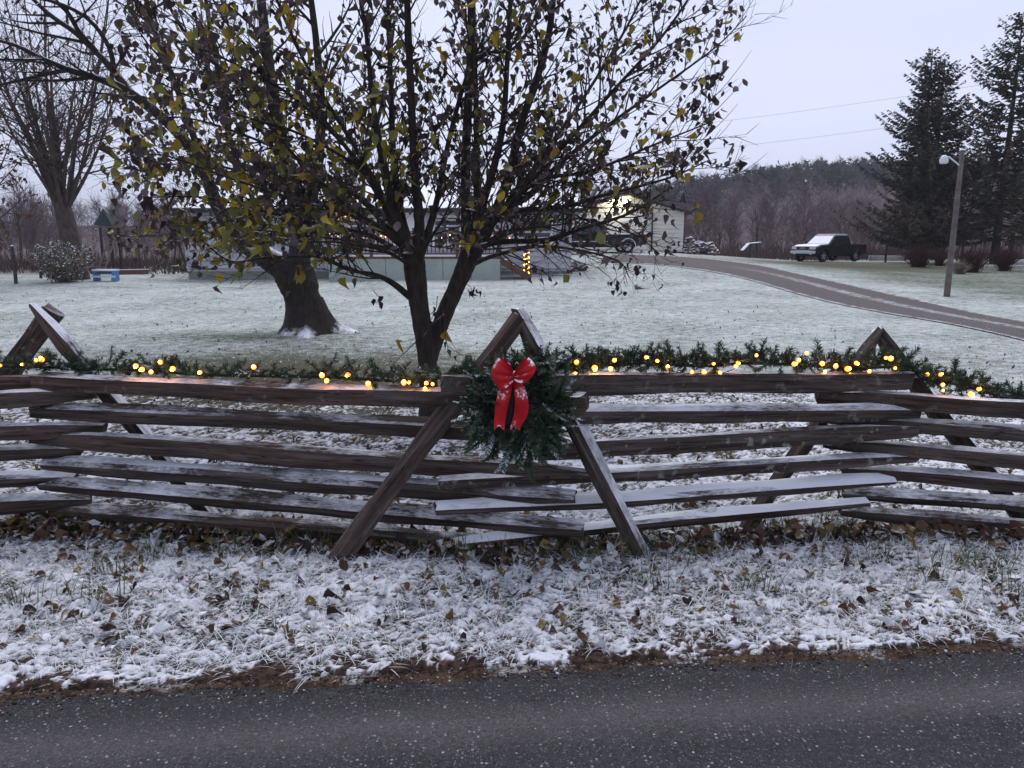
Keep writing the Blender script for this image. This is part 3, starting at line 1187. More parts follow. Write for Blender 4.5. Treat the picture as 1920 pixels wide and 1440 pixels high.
PANEL_A = [  # left panel
    (73, 717, 1100, 757, 30, 1.0, 0.05, 0.36, 1.0, 0.25, 0.95, 0.8, 4.54, 3.86),
    (58, 768, 1040, 813, 31, 0.9, 0.45, 0.38, 0.45, 0.0, 0.75, 0.8),
    (66, 822, 1106, 892, 31, 1.0, 0.0, 0.34, 0.7, 0.0, 0.6, 0.35),
    (82, 868, 1078, 933, 34, 1.15, 0.62, 0.58, 0.2, 0.0, 0.6, 0.4),
    (77, 905, 1094, 989, 28, 1.2, 0.60, 0.53, 0.3, 0.0, 0.6, 0.8),
    (95, 956, 1087, 1035, 31, 1.0, 0.35, 0.28, 0.8, 0.0, 0.6, 0.4),
]
PANEL_B = [  # right panel
    (828, 722, 1702, 713, 30, 0.9, 0.0, 0.32, 0.3, 0.35, 1.0, 0.95, 3.84, 4.30),
    (985, 776, 1720, 771, 28, 1.0, 0.25, 0.52, 0.2, 0.4, 0.9, 0.8),
    (1000, 848, 1712, 806, 28, 1.0, 0.0, 0.40, 0.35, 0.8, 0.8, 0.6),
    (825, 905, 1716, 858, 25, 1.0, 0.2, 0.54, 0.3, 0.7, 0.7, 0.7),
    (816, 955, 1672, 901, 27, 1.05, 0.66, 0.86, 0.2, 0.0, 0.8, 0.6),
    (818, 1021, 1626, 938, 25, 1.05, 0.60, 0.76, 0.6, 0.0, 0.5, 0.5),
]
PANEL_C = [  # panel leaving the picture on the right
    (1533, 742, 2440, 806, 27, 1.0, 0.0, 0.44, 0.9, 0.2, 0.9, 0.8),
    (1545, 787, 2440, 856, 25, 1.0, 0.1, 0.42, 0.2, 0.0, 0.5, 0.8),
    (1545, 833, 2440, 909, 27, 1.0, 0.0, 0.36, 0.4, 0.2, 0.5, 0.8),
    (1578, 878, 2440, 952, 25, 1.0, 0.3, 0.46, 0.6, 0.0, 0.5, 0.8),
    (1578, 921, 2440, 992, 25, 1.1, 0.60, 0.56, 0.1, 0.0, 0.5, 0.8),
    (1573, 955, 2440, 1036, 24, 1.1, 0.35, 0.34, 0.6, 0.0, 0.6, 0.8),
]
PANEL_D = [  # panel leaving the picture on the left
    (-690, 740, 92, 716, 30, 1.0, 0.0, 0.30, 0.9, 0.0, 0.8, 0.8),
    (-690, 775, 178, 740, 27, 1.0, 0.0, 0.56, 0.4, 0.0, 0.8, 0.5),
    (-690, 835, 200, 800, 29, 1.0, 0.0, 0.48, 0.6, 0.0, 0.8, 0.5),
    (-690, 885, 152, 844, 27, 1.0, 0.35, 0.46, 0.2, 0.0, 0.8, 0.6),
    (-690, 942, 142, 889, 28, 1.05, 0.55, 0.74, 0.2, 0.0, 0.8, 0.5),
    (-690, 998, 170, 936, 31, 1.0, 0.2, 0.38, 0.8, 0.0, 0.8, 0.5),
]
panel(PANEL_A, 4.52, 3.94)
panel(PANEL_B, 3.94, 4.28)
panel(PANEL_C, 4.34, 4.0)
panel(PANEL_D, 4.1, 4.55)


def stake(a, b, h, w, roll, sn, rd, li, t0, t1, seed):
    rail(a, b, h, w, roll, sn, rd, li, t0, t1, "stake", seed=seed, nseg=12)


def gfoot(px, Y, dz=-0.05):
    x = (px - 960) / 1400.0 * Y
    return gp(x, Y, dz)


# centre pair, feet on the road side
stake(at(626, 1056, 3.80), at(976, 592, 4.10), 0.105, 0.09, 0.25, 0.34, 0.5, 0.1, 1.0, 0.95, 1)
stake(at(1206, 1056, 3.80), at(970, 578, 4.13), 0.095, 0.085, -0.15, 0.84, 0.4, 0.1, 1.0, 0.50, 2)
# left pair, behind the rails
stake(at(432, 1012, 4.56), at(61, 570, 4.66), 0.090, 0.075, -0.18, 0.84, 0.4, 0.0, 1.15, 0.28, 3)
stake(at(-185, 1000, 4.60), at(98, 582, 4.78), 0.130, 0.13, 0.1, 0.48, 0.5, 0.5, 1.0, 0.98, 4)
# right pair, behind the rails
stake(at(1380, 1020, 4.30), at(1654, 617, 4.46), 0.085, 0.06, 0.3, 0.34, 0.6, 0.6, 1.0, 0.18, 5)
stake(at(1915, 975, 4.44), at(1643, 620, 4.50), 0.095, 0.085, -0.20, 0.84, 0.6, 0.0, 1.0, 0.65, 6)

# ================================================================== GARLANDS, BULBS, WREATH
def sprig_mesh(name, L, nl, nn, flat, seed, bend=0.25):
    """a needled tip along +X"""
    rng = random.Random(seed)
    mb = MB()
    st = []
    for i in range(6):
        t = i / 5
        st.append(Vector((L * t, 0.0, bend * L * t * t)))
    mb.tube(st, [0.0028, 0.0026, 0.0024, 0.002, 0.0016, 0.001], 4, False)
    for i in range(nn):
        t = 0.03 + 0.97 * i / nn
        p = Vector((L * t, 0, bend * L * t * t))
        if flat:
            a = (0.0 if i % 2 else math.pi) + rng.gauss(0, 0.35)
        else:
            a = rng.uniform(0, 6.28)
        out = Vector((0.75, math.cos(a), math.sin(a) + 0.1)).normalized()
        l = nl * rng.uniform(0.7, 1.15) * (1.0 if t < 0.85 else 0.8)
        q = p + out * l
        side = out.cross(Vector((rng.gauss(0, 1), rng.gauss(0, 1), rng.gauss(0, 1)))).normalized() * (0.0034 if flat else 0.0023)
        mb.add([p - side, p + side, q + side * 0.5, q - side * 0.5], [(0, 1, 2, 3)])
    return mb.mesh(name, M_NEEDLE)


PINE_V = [sprig_mesh("sprig", 0.095 + 0.012 * i, 0.030, 88, False, 50 + i, 0.1 + 0.1 * i) for i in range(4)]
FIR_V = [sprig_mesh("sprig", 0.15 + 0.02 * i, 0.027, 130, True, 80 + i, -0.1 + 0.15 * i) for i in range(4)]


def orient(p, d, roll):
    q = Vector(d).to_track_quat('X', 'Z').to_matrix().to_4x4()
    return Matrix.Translation(p) @ q @ Matrix.Rotation(roll, 4, 'X')


def bulb_mesh():
    mb = MB()
    prof = [(0.0, -0.006), (0.0042, -0.004), (0.0075, 0.002), (0.0080, 0.007), (0.0055, 0.013), (0.0015, 0.018)]
    n = 8
    vs, fs = [], []
    for r, z in prof:
        for k in range(n):
            a = 2 * math.pi * k / n
            vs.append((1.5 * r * math.cos(a), 1.5 * r * math.sin(a), z))
    for i in range(len(prof) - 1):
        for k in range(n):
            fs.append((i * n + k, i * n + (k + 1) % n, (i + 1) * n + (k + 1) % n, (i + 1) * n + k))
    mb.add(vs, fs)
    return mb.mesh("bulb", M_BULB, True)


BULB_ME = bulb_mesh()
CORE_ME = MB().tube([(0, 0, 0.009), (0, 0, 0.013), (0, 0, 0.018), (0, 0, 0.022)], [0.004, 0.0068, 0.0062, 0.002], 8).mesh("lit_tip", M_CORE, True)
SOCKET_ME = MB().tube([(0, 0, -0.018), (0, 0, -0.004)], [0.0042, 0.0042], 6).mesh("socket", M_WIRE)


def garland(label, path, n_sprig, bulbs, seed, thick=0.05):
    rng = random.Random(seed)
    pts = spline([tuple(p) for p in path], 10)
    root = empty("lit_garland", Vector(pts[len(pts) // 2]), label, "garland", "lit evergreen garlands on the fence")
    MB().tube([Vector(p) for p in pts], [0.009] * len(pts), 5).obj("garland_stem", M_WIRE, root)
    for i in range(n_sprig):
        t = (i + rng.random()) / n_sprig * (len(pts) - 1.001)
        k = int(t)
        p = Vector(pts[k]).lerp(Vector(pts[k + 1]), t - k)
        tang = (Vector(pts[k + 1]) - Vector(pts[k])).normalized()
        a = rng.gauss(0.25, 0.95)
        d = tang * rng.choice([-1, 1]) * rng.uniform(0.1, 1.0) + Vector((0, -math.sin(a) * 0.8, math.cos(a))) * rng.uniform(0.35, 1.0)
        o = link("sprig", rng.choice(PINE_V), root, orient(p + Vector((0, rng.gauss(0, 0.012), rng.gauss(0, 0.012))), d, rng.uniform(0, 6.28))
                 @ Matrix.Scale(rng.uniform(0.62, 1.08), 4))
        o.color = (max(0, rng.gauss(-0.05, 0.22)), 0, 0, 1)
    # the light string: a cord through the bulbs
    bs = []
    for bx, by in bulbs:
        # nearest garland point in the same column, bulbs sit in front of the greenery
        best = min(range(len(pts)), key=lambda q: abs(960 + FPX * pts[q][0] / (pts[q][1] * CP + (CAM_H - pts[q][2]) * SP) - bx))
        bs.append(at(bx, by, pts[best][1] - rng.uniform(0.035, 0.065)))
    bs.sort(key=lambda v: v.x)
    cord = []
    for i, b in enumerate(bs):
        cord.append(b + Vector((0, 0.012, -0.012)))
        if i + 1 < len(bs):
            m = (b + bs[i + 1]) / 2
            cord.append(m + Vector((0, 0.03, -0.02)))
    if len(cord) > 2:
        cp = spline([tuple(c) for c in cord], 4)
        MB().tube([Vector(c) for c in cp], [0.0022] * len(cp), 4).obj("light_cord", M_WIRE, root)
    for b in bs:
        d = Vector((rng.gauss(0, 0.45), rng.gauss(-0.9, 0.3), rng.gauss(0.2, 0.45)))
        M = orient(b, d, 0) @ Matrix.Rotation(math.pi / 2, 4, 'Y') @ Matrix.Scale(rng.uniform(0.72, 1.38), 4)
        bo = link("bulb", BULB_ME, root, M)
        link("socket", SOCKET_ME, bo, M)
        link("lit_tip", CORE_ME, bo, M)
    return root


garland("lit evergreen garland lying along the top rail left of the wreath",
        [at(-420, 700, 4.28), at(-150, 694, 4.40), at(0, 688, 4.50), at(90, 688, 4.55), at(170, 692, 4.55), at(260, 694, 4.48), at(380, 702, 4.38), at(520, 705, 4.27), at(640, 708, 4.2), at(760, 714, 4.1), at(850, 704, 4.03), at(905, 690, 4.0)],
        230, [(2, 685), (43, 683), (68, 677), (79, 676), (255, 685), (268, 692), (283, 698), (302, 680), (325, 690), (376, 698), (476, 689),
              (604, 705), (613, 713), (655, 701), (690, 720), (757, 718), (768, 716), (797, 730), (800, 718), (812, 721), (-60, 690), (-130, 692)], 3)
garland("full lit evergreen garland along the top rail between wreath and right stakes",
        [at(985, 680, 4.0), at(1040, 690, 4.0), at(1090, 685, 4.02), at(1150, 684, 4.05), at(1230, 680, 4.08), at(1310, 686, 4.12), at(1400, 681, 4.17), at(1500, 684, 4.22), at(1600, 690, 4.27), at(1690, 686, 4.30)],
        300, [(990, 676), (1041, 715), (1078, 703), (1080, 680), (1115, 688), (1145, 692), (1151, 676), (1210, 670), (1231, 676), (1252, 690), (1298, 697), (1318, 697),
              (1337, 682), (1346, 699), (1380, 687), (1382, 679), (1418, 667), (1487, 683), (1497, 677), (1513, 663), (1541, 682), (1546, 703), (1567, 688),
              (1587, 692), (1592, 702), (1604, 680), (1630, 697), (1661, 671), (1670, 673), (1678, 690)], 4)
garland("lit evergreen garland sloping down the top rail right of the right-hand stakes",
        [at(1700, 690, 4.36), at(1738, 712, 4.36), at(1790, 720, 4.33), at(1850, 735, 4.30), at(1910, 752, 4.27), at(2050, 765, 4.2), at(2250, 778, 4.1)],
        150, [(1738, 703), (1762, 703), (1767, 722), (1768, 733), (1818, 738), (1833, 730), (1878, 752), (1897, 761), (1917, 757), (1985, 765), (2060, 770)], 5)


def wreath():
    rng = random.Random(12)
    C = at(974, 765, 3.72)
    root = empty("wreath", C, "round fir wreath with red bow hung on the centre stakes", "wreath")
    ring = [C + Vector((0.155 * math.cos(a), 0.012 * math.sin(3 * a), 0.155 * math.sin(a))) for a in np.linspace(0, 2 * math.pi, 33)]
    MB().tube(ring, [0.016] * 33, 6, False).obj("ring", M_WIRE, root)
    for i in range(300):
        a = rng.uniform(0, 2 * math.pi)
        r0 = rng.uniform(0.085, 0.20) if i > 70 else rng.uniform(0.0, 0.10)
        radial = Vector((math.cos(a), 0, math.sin(a)))
        tang = Vector((-math.sin(a), 0, math.cos(a)))
        p = C + radial * r0 + Vector((0, rng.uniform(-0.045, 0.03), 0))
        d = radial * rng.uniform(0.15, 1.0) + tang * rng.uniform(-0.9, 0.9) + Vector((0, rng.uniform(-0.55, 0.1), -0.12))
        sc = rng.uniform(0.55, 0.95)
        o = link("sprig", rng.choice(FIR_V), root, orient(p, d, rng.uniform(-0.7, 0.7)) @ Matrix.Scale(sc, 4))
        o.color = (0.62 if rng.random() < 0.12 else max(0, rng.gauss(-0.1, 0.15)), 0, 0, 1)
    # long snowy tips that stick out
    for (x0, y0, x1, y1) in [(940, 735, 872, 722), (930, 750, 865, 775), (1040, 790, 1082, 812), (1050, 735, 1072, 745), (930, 780, 920, 845),
                             (1035, 760, 1078, 800), (960, 800, 950, 878), (985, 800, 1000, 868), (1010, 800, 1030, 862), (905, 760, 862, 800), (1000, 680, 1060, 690)]:
        p, q = at(x0, y0, 3.70), at(x1, y1, 3.66)
        o = link("sprig", FIR_V[3], root, orient(p, q - p, rng.uniform(-0.4, 0.4)) @ Matrix.Scale((q - p).length / 0.21 * 1.05, 4))
        o.color = (0.55, 0, 0, 1)
    # the bow
    B = at(963, 704, 3.60)
    bow = link("bow", None, root, Matrix.Translation(B))
    bow.empty_display_size = 0.05
    px = px2m(1, 3.60)

    def loop(sgn, w, h, tilt):
        """a puffed ribbon loop: outer sheet out, folded back"""
        vs, fs = [], []
        nu, nv = 16, 9
        for i in range(nu + 1):
            u = i / nu
            ang = 2 * math.pi * u
            lx = w * (0.5 - 0.5 * math.cos(ang))
            ly = 0.042 * math.sin(ang)
            flare = 0.30 + 0.70 * math.sin(math.pi * (0.5 - 0.5 * math.cos(ang)) * 0.5)
            for j in range(nv + 1):
                v = j / nv * 2 - 1
                pleat = 0.010 * math.cos(v * 10.0) * (1 - 0.6 * (0.5 - 0.5 * math.cos(ang)))
                z = v * h * 0.5 * flare
                vs.append(Vector((sgn * lx * (1 - 0.34 * v * v), -ly + pleat, z + tilt * lx)))
        for i in range(nu):
            for j in range(nv):
                k = i * (nv + 1) + j
                fs.append((k, k + 1, k + nv + 2, k + nv + 1))
        mb = MB().add([v + B for v in vs], fs)
        mb.obj("bow_loop", M_RED, bow, True)

    loop(-1, 42 * px, 58 * px, 0.12)
    loop(1, 42 * px, 44 * px, 0.30)

    def tail(pts, wpx, mat=None, off=0.0):
        vs, fs = [], []
        P = spline(pts, 5)
        n = len(P)
        for i, (x, y, w_) in enumerate(P):
            for j in range(7):
                v = j / 6 * 2 - 1
                yy = y + (6 if False else 0)
                if i == n - 1:
                    yy = y + (abs(v) - 0.5) * 10
                p = at(x + v * w_ / 2, yy, 3.585 + off + 0.012 * math.sin(i * 0.45) + 0.014 * v * v + 0.004 * math.sin(5 * v + i * 0.3))
                vs.append(p)
        for i in range(n - 1):
            for j in range(6):
                k = i * 7 + j
                fs.append((k, k + 1, k + 8, k + 7))
        MB().add(vs, fs).obj("bow_tail", mat or M_RED, bow, True)

    tail([(958, 708, 14), (948, 730, 24), (942, 755, 25), (938, 780, 22), (936, 803, 20)], 22)
    tail([(967, 708, 14), (974, 730, 22), (978, 752, 25), (976, 778, 26), (965, 803, 18)], 22)
    tail([(963, 712, 12), (961, 735, 16), (957, 765, 18), (951, 800, 16)], 16, simple('bow_gap_shade', (0.012, 0.008, 0.010), 0.7), 0.022)  # added strip, its black stands for the shaded gap between the tails
    # knot
    vs, fs = [], []
    nu, nv = 12, 8
    for i in range(nu):
        a = 2 * math.pi * i / nu
        for j in range(nv + 1):
            v = j / nv * 2 - 1
            r = 0.019 + 0.004 * v * v
            vs.append(B + Vector((v * 11 * px, -math.cos(a) * r * 0.8, math.sin(a) * r * 1.15)))
    for i in range(nu):
        for j in range(nv):
            a, b = i * (nv + 1) + j, ((i + 1) % nu) * (nv + 1) + j
            fs.append((a, a + 1, b + 1, b))
    MB().add(vs, fs).obj("bow_knot", M_RED, bow, True)


wreath()

# ================================================================== TREES
def tree_tubes(polys, mb, sides):
    for pts, rs in polys:
        mb.tube(pts, rs, sides, False)


def rand_perp(d, rng):
    v = Vector((rng.gauss(0, 1), rng.gauss(0, 1), rng.gauss(0, 1)))
    v = v - d * v.dot(d)
    return v.normalized()


def curve(p, d, L, n, rng, wob=0.12, up=0.0):
    pts = [p.copy()]
    d = d.normalized()
    for _ in range(n):
        d = (d + rand_perp(d, rng) * rng.uniform(0, wob) + Vector((0, 0, up))).normalized()
        p = p + d * (L / n)
        pts.append(p.copy())
    return pts


def put_leaves(root, leaves, cols, single=0, group_name="leaf_mass"):
    """leaves: list of (pos, matrix3 yaw/tilt/roll, size); nearest become pieces"""
    n = len(leaves)
    P = np.array([l[0] for l in leaves])
    yaw, tilt, roll, size = [np.array([l[i] for l in leaves]) for i in (1, 2, 3, 4)]
    M = rot_mats(yaw, tilt, roll, size, P)
    M[:, :3, 0] *= RNG.uniform(0.6, 1.12, n)[:, None]
    cols = np.array(cols)
    var = RNG.integers(0, 8, n)
    dep = P[:, 1] * CP + (CAM_H - P[:, 2]) * SP
    px = 960 + FPX * P[:, 0] / dep
    py = 720 - FPX * (P[:, 1] * SP - (CAM_H - P[:, 2]) * CP) / dep
    sc = np.where((px > 5) & (px < 1915) & (py > 5), size / dep, 0)
    idx = np.argsort(-sc)[:single]
    s = np.zeros(n, bool)
    s[idx] = True
    if single:
        ms = [np_mesh("leaf", v, LEAF_F, M_LEAF_O) for v in LEAF_VARS]
        for i in idx:
            o = link("leaf", ms[var[i]], root, Matrix(M[i].tolist()))
            o.color = (*cols[i], 1)
    V, F, C, b = [], [], [], 0
    for q in range(8):
        k = ~s & (var == q)
        if not k.any():
            continue
        v, f = replicate(LEAF_VARS[q], LEAF_F, M[k])
        V.append(v); F.append(f + b); C.append(np.repeat(cols[k], len(LEAF_PTS), 0))
        b += len(v)
    o = link(group_name, np_mesh(group_name, np.concatenate(V), np.concatenate(F), M_LEAF, np.concatenate(C)), root)
    tag(o, kind="stuff")


def pear_tree():
    rng = random.Random(41)
    Y0 = 6.75
    base = ground(803, 800)
    Y0 = base.y
    k = Y0 / 1430.0
    root = empty("pear_tree", base, "young twin-stemmed tree with dark and yellow leaves behind the wreath", "tree")
    trunk = MB()
    stems_mb = MB()
    tw = MB()

    def pl(spec, n=6):
        """(px, py, dY, width px)"""
        P = spline([(*at(x, y, Y0 + dy), w * k / 2 * (0.62 if (x < 720 and y < 540) else (0.80 if y > 420 else 0.74))) for x, y, dy, w in spec], n)
        return [Vector(q[:3]) for q in P], [max(0.003, q[3]) for q in P]

    t = pl([(803, 822, 0, 74), (803, 800, 0, 54), (804, 760, 0, 46), (803, 700, 0, 44), (799, 650, 0, 46), (790, 600, -0.03, 44), (783, 550, -0.05, 46), (778, 505, -0.05, 50), (776, 478, -0.05, 46)])
    trunk.tube(t[0], t[1], 12, False, jit=0.04)
    t = pl([(803, 690, 0.02, 30), (815, 645, 0.03, 38), (833, 590, 0.06, 40), (855, 540, 0.08, 40), (872, 500, 0.10, 44), (882, 470, 0.1, 46)])
    trunk.tube(t[0], t[1], 10, False, jit=0.04)
    trunk.obj("trunk", M_BARK1, root, True)
    stems = [
        [(776, 482, -0.05, 40), (752, 440, -0.1, 30), (727, 350, -0.2, 22), (700, 200, -0.35, 16), (687, 67, -0.45, 12), (673, -20, -0.5, 10), (660, -160, -0.6, 6)],
        [(778, 480, 0, 34), (755, 420, 0.1, 24), (738, 300, 0.3, 18), (733, 167, 0.45, 14), (727, 0, 0.6, 10), (722, -150, 0.7, 6)],
        [(780, 478, -0.05, 36), (786, 420, -0.1, 26), (777, 317, -0.15, 21), (770, 167, -0.2, 18), (763, 0, -0.3, 15), (758, -160, -0.4, 8)],
        [(880, 480, 0.1, 42), (874, 417, 0.05, 28), (873, 300, 0, 23), (880, 150, -0.1, 20), (883, 67, -0.15, 18), (880, -150, -0.3, 8)],
        [(882, 478, 0.1, 34), (893, 400, 0.25, 22), (893, 233, 0.5, 16), (890, 100, 0.7, 12), (886, -120, 0.9, 7)],
        [(780, 500, -0.04, 22), (798, 450, 0.0, 19), (818, 380, 0.15, 16), (830, 317, 0.25, 14), (853, 217, 0.3, 12), (880, 133, 0.3, 10), (910, 100, 0.3, 8), (960, 93, 0.3, 7), (1003, 33, 0.3, 6), (1030, -60, 0.3, 4)],
        [(884, 475, 0.1, 34), (900, 400, 0.0, 22), (927, 310, -0.15, 18), (943, 233, -0.3, 15), (950, 133, -0.45, 12), (957, 0, -0.6, 10), (962, -140, -0.7, 6)],
        [(888, 478, 0.1, 38), (915, 430, 0.1, 26), (953, 333, 0.05, 23), (977, 233, 0.0, 20), (1003, 160, -0.05, 18), (1027, 73, -0.1, 16), (1037, 0, -0.1, 14), (1050, -140, -0.1, 8)],
        [(890, 470, 0.12, 26), (935, 400, 0.3, 20), (993, 367, 0.4, 16), (1043, 313, 0.5, 13), (1120, 250, 0.55, 10), (1230, 170, 0.6, 7), (1340, 90, 0.6, 4), (1400, 30, 0.6, 2.5)],
        [(890, 460, 0.1, 18), (905, 412, -0.1, 14), (960, 396, -0.3, 12), (1060, 387, -0.5, 10), (1127, 367, -0.6, 8), (1250, 335, -0.7, 5), (1330, 300, -0.8, 2.5)],
        [(888, 486, 0.05, 18), (920, 456, -0.2, 14), (1027, 450, -0.45, 11), (1080, 432, -0.55, 9), (1180, 400, -0.7, 6), (1260, 350, -0.8, 3)],
        [(880, 498, 0.1, 14), (930, 478, 0.3, 10), (1010, 462, 0.5, 8), (1090, 470, 0.6, 6), (1160, 490, 0.65, 4), (1180, 520, 0.65, 2.5)],
        [(898, 450, 0.1, 16), (960, 380, -0.2, 13), (1060, 270, -0.5, 10), (1150, 170, -0.7, 8), (1240, 70, -0.9, 6), (1310, -30, -1.0, 4)],
        [(905, 440, 0.1, 16), (990, 330, 0.4, 12), (1090, 190, 0.8, 9), (1170, 60, 1.0, 7), (1230, -60, 1.2, 4)],
        [(766, 470, -0.1, 20), (720, 432, -0.25, 15), (670, 400, -0.4, 12), (610, 350, -0.5, 10), (560, 300, -0.6, 8), (500, 230, -0.7, 6), (440, 150, -0.8, 4), (400, 60, -0.9, 3)],
        [(768, 556, -0.05, 17), (735, 530, -0.2, 14), (700, 514, -0.3, 12), (655, 506, -0.4, 10), (593, 482, -0.5, 8), (500, 483, -0.55, 6), (433, 490, -0.6, 5), (380, 452, -0.65, 4), (325, 412, -0.7, 2.5)],
        [(760, 460, 0.0, 22), (700, 350, 0.1, 16), (620, 240, 0.2, 12), (520, 140, 0.3, 9), (430, 50, 0.35, 7), (370, -60, 0.4, 4)],
        [(755, 455, 0.1, 18), (660, 360, 0.4, 13), (560, 300, 0.6, 10), (450, 250, 0.75, 8), (340, 220, 0.85, 5), (250, 230, 0.9, 3)],
        [(762, 480, -0.05, 16), (690, 440, -0.3, 12), (600, 420, -0.5, 9), (490, 395, -0.7, 7), (380, 370, -0.85, 5), (270, 370, -0.95, 3)],
        [(750, 430, -0.1, 18), (680, 300, -0.4, 13), (600, 170, -0.6, 10), (540, 50, -0.8, 8), (490, -80, -0.9, 5)],
        [(745, 420, 0.1, 14), (600, 330, 0.7, 10), (460, 320, 1.0, 7), (330, 300, 1.2, 5), (230, 330, 1.3, 3)],
        [(700, 330, -0.2, 10), (560, 190, -0.5, 8), (420, 110, -0.7, 6), (300, 60, -0.8, 4), (240, -30, -0.8, 3)],
        [(748, 452, -0.1, 12), (650, 400, -0.6, 9), (540, 370, -0.9, 7), (420, 330, -1.1, 5), (300, 290, -1.2, 3.5), (215, 300, -1.2, 2)],
        [(752, 470, 0.1, 12), (660, 452, 0.5, 9), (560, 440, 0.8, 7), (450, 430, 1.0, 5), (340, 440, 1.1, 3.5), (250, 430, 1.2, 2)],
        [(895, 462, 0.1, 12), (990, 425, 0.6, 9), (1090, 410, 0.9, 6), (1190, 440, 1.1, 4), (1230, 470, 1.1, 2.5)],
        [(900, 440, 0.0, 12), (1000, 345, -0.6, 9), (1110, 320, -0.9, 7), (1230, 270, -1.1, 4.5), (1330, 230, -1.2, 2.5)],
        [(690, 320, -0.3, 9), (560, 250, -0.9, 7), (430, 210, -1.2, 5), (310, 160, -1.3, 3.5), (230, 110, -1.3, 2)],
        [(782, 505, -0.05, 11), (720, 470, -0.5, 8), (640, 455, -0.8, 6), (560, 452, -1.0, 4), (490, 440, -1.1, 2)],
        [(876, 500, 0.1, 11), (930, 442, -0.4, 8), (990, 428, -0.7, 6), (1060, 420, -0.9, 3)],
        [(776, 478, -0.05, 11), (715, 405, 0.4, 8), (640, 385, 0.8, 6), (540, 395, 1.0, 4), (440, 400, 1.1, 2)],
        [(780, 490, -0.05, 9), (812, 440, -0.5, 7), (836, 400, -0.7, 5), (850, 360, -0.8, 3)],
        [(838, 584, 0.06, 9), (822, 600, -0.1, 8), (800, 612, -0.2, 5)],
    ]
    leaves, cols = [], []

    def leaf(p, q):
        dep = p.y * CP + (CAM_H - p.z) * SP
        x = 960 + FPX * p.x / dep
        y = 720 - FPX * (p.y * SP - (CAM_H - p.z) * CP) / dep
        if y > 470 and not (rng.random() < 0.25):
            return
        if x > 1395 or x < 190:
            return
        if x > 660 and rng.random() < 0.14:
            return
        if x > 1000 and y > 395 and rng.random() < 0.38:
            return
        # yellow-green clusters mostly left of the trunk, dark brown elsewhere
        cl = 0.5 + 0.5 * math.sin(p.x * 3.1 + 1.7) * math.sin(p.z * 4.3 + p.y * 2.0) + 0.25 * math.sin(9 * p.x + 7 * p.z)
        py_ = 0.03 + 0.36 * cl * cl * (1.0 if x < 760 else 0.5) + (0.11 if (x < 760 and y > 120) else 0)
        if rng.random() < py_:
            c = rng.choice([(0.30, 0.25, 0.035), (0.23, 0.22, 0.045), (0.17, 0.18, 0.05), (0.34, 0.26, 0.04), (0.15, 0.14, 0.045), (0.33, 0.21, 0.03)])
            s = rng.uniform(0.055, 0.108)
        else:
            c = rng.choice([(0.065, 0.044, 0.050), (0.085, 0.060, 0.058), (0.040, 0.026, 0.029), (0.115, 0.082, 0.080), (0.08, 0.065, 0.04), (0.15, 0.115, 0.118)])
            s = rng.uniform(0.034, 0.084) * (1.0 if x < 760 else 0.88)
        f = rng.uniform(0.85, 1.6)
        cols.append(tuple(v * f for v in c))
        leaves.append((tuple(p), rng.uniform(0, 6.28), rng.gauss(-1.35, 0.55), rng.gauss(0, 0.6), s))

    def twig(p, d, L, r):
        pts = curve(p, d, L, 3, rng, 0.25, 0.05)
        tw.tube(pts, [r, r * 0.8, r * 0.6, r * 0.35], 3, False)
        return pts

    for si, spec in enumerate(stems):
        pts, rs = pl(spec)
        stems_mb.tube(pts, rs, 7, False)
        n = len(pts)
        length = sum((pts[i + 1] - pts[i]).length for i in range(n - 1))
        cnt = int(length / 0.086)
        for c in range(cnt):
            f = 0.16 + 0.84 * (c + rng.random()) / cnt
            i = min(n - 2, int(f * (n - 1)))
            p = pts[i].lerp(pts[i + 1], f * (n - 1) - i)
            tan = (pts[i + 1] - pts[i]).normalized()
            r = rs[i]
            d = (tan * rng.uniform(0.5, 1.0) + rand_perp(tan, rng) * rng.uniform(0.6, 1.0) + Vector((0, 0, 0.10))).normalized()
            L = rng.uniform(0.25, 0.95) * (1.05 - 0.45 * f)
            r2 = min(r * 0.55, 0.009)
            sp = curve(p, d, L, 5, rng, 0.16, 0.06)
            tw.tube(sp, [r2 * (1 - 0.16 * q) for q in range(6)], 4, False)
            m = int(L / 0.070)
            for q in range(m):
                g = 0.15 + 0.85 * (q + rng.random()) / max(m, 1)
                j = min(4, int(g * 5))
                tp = sp[j].lerp(sp[j + 1], g * 5 - j)
                td = ((sp[j + 1] - sp[j]).normalized() + rand_perp((sp[j + 1] - sp[j]).normalized(), rng) * 0.9)
                tl = rng.uniform(0.06, 0.26)
                e = twig(tp, td, tl, 0.0028)
                for q_ in (1, 2, 3):
                    if rng.random() < (0.22, 0.45, 0.80)[q_ - 1]:
                        leaf(e[q_] + Vector((rng.gauss(0, 0.012), rng.gauss(0, 0.012), rng.gauss(-0.01, 0.012))), g)
            if rng.random() < 0.7:
                leaf(sp[-1], 1)
        leaf(pts[-1], 1)
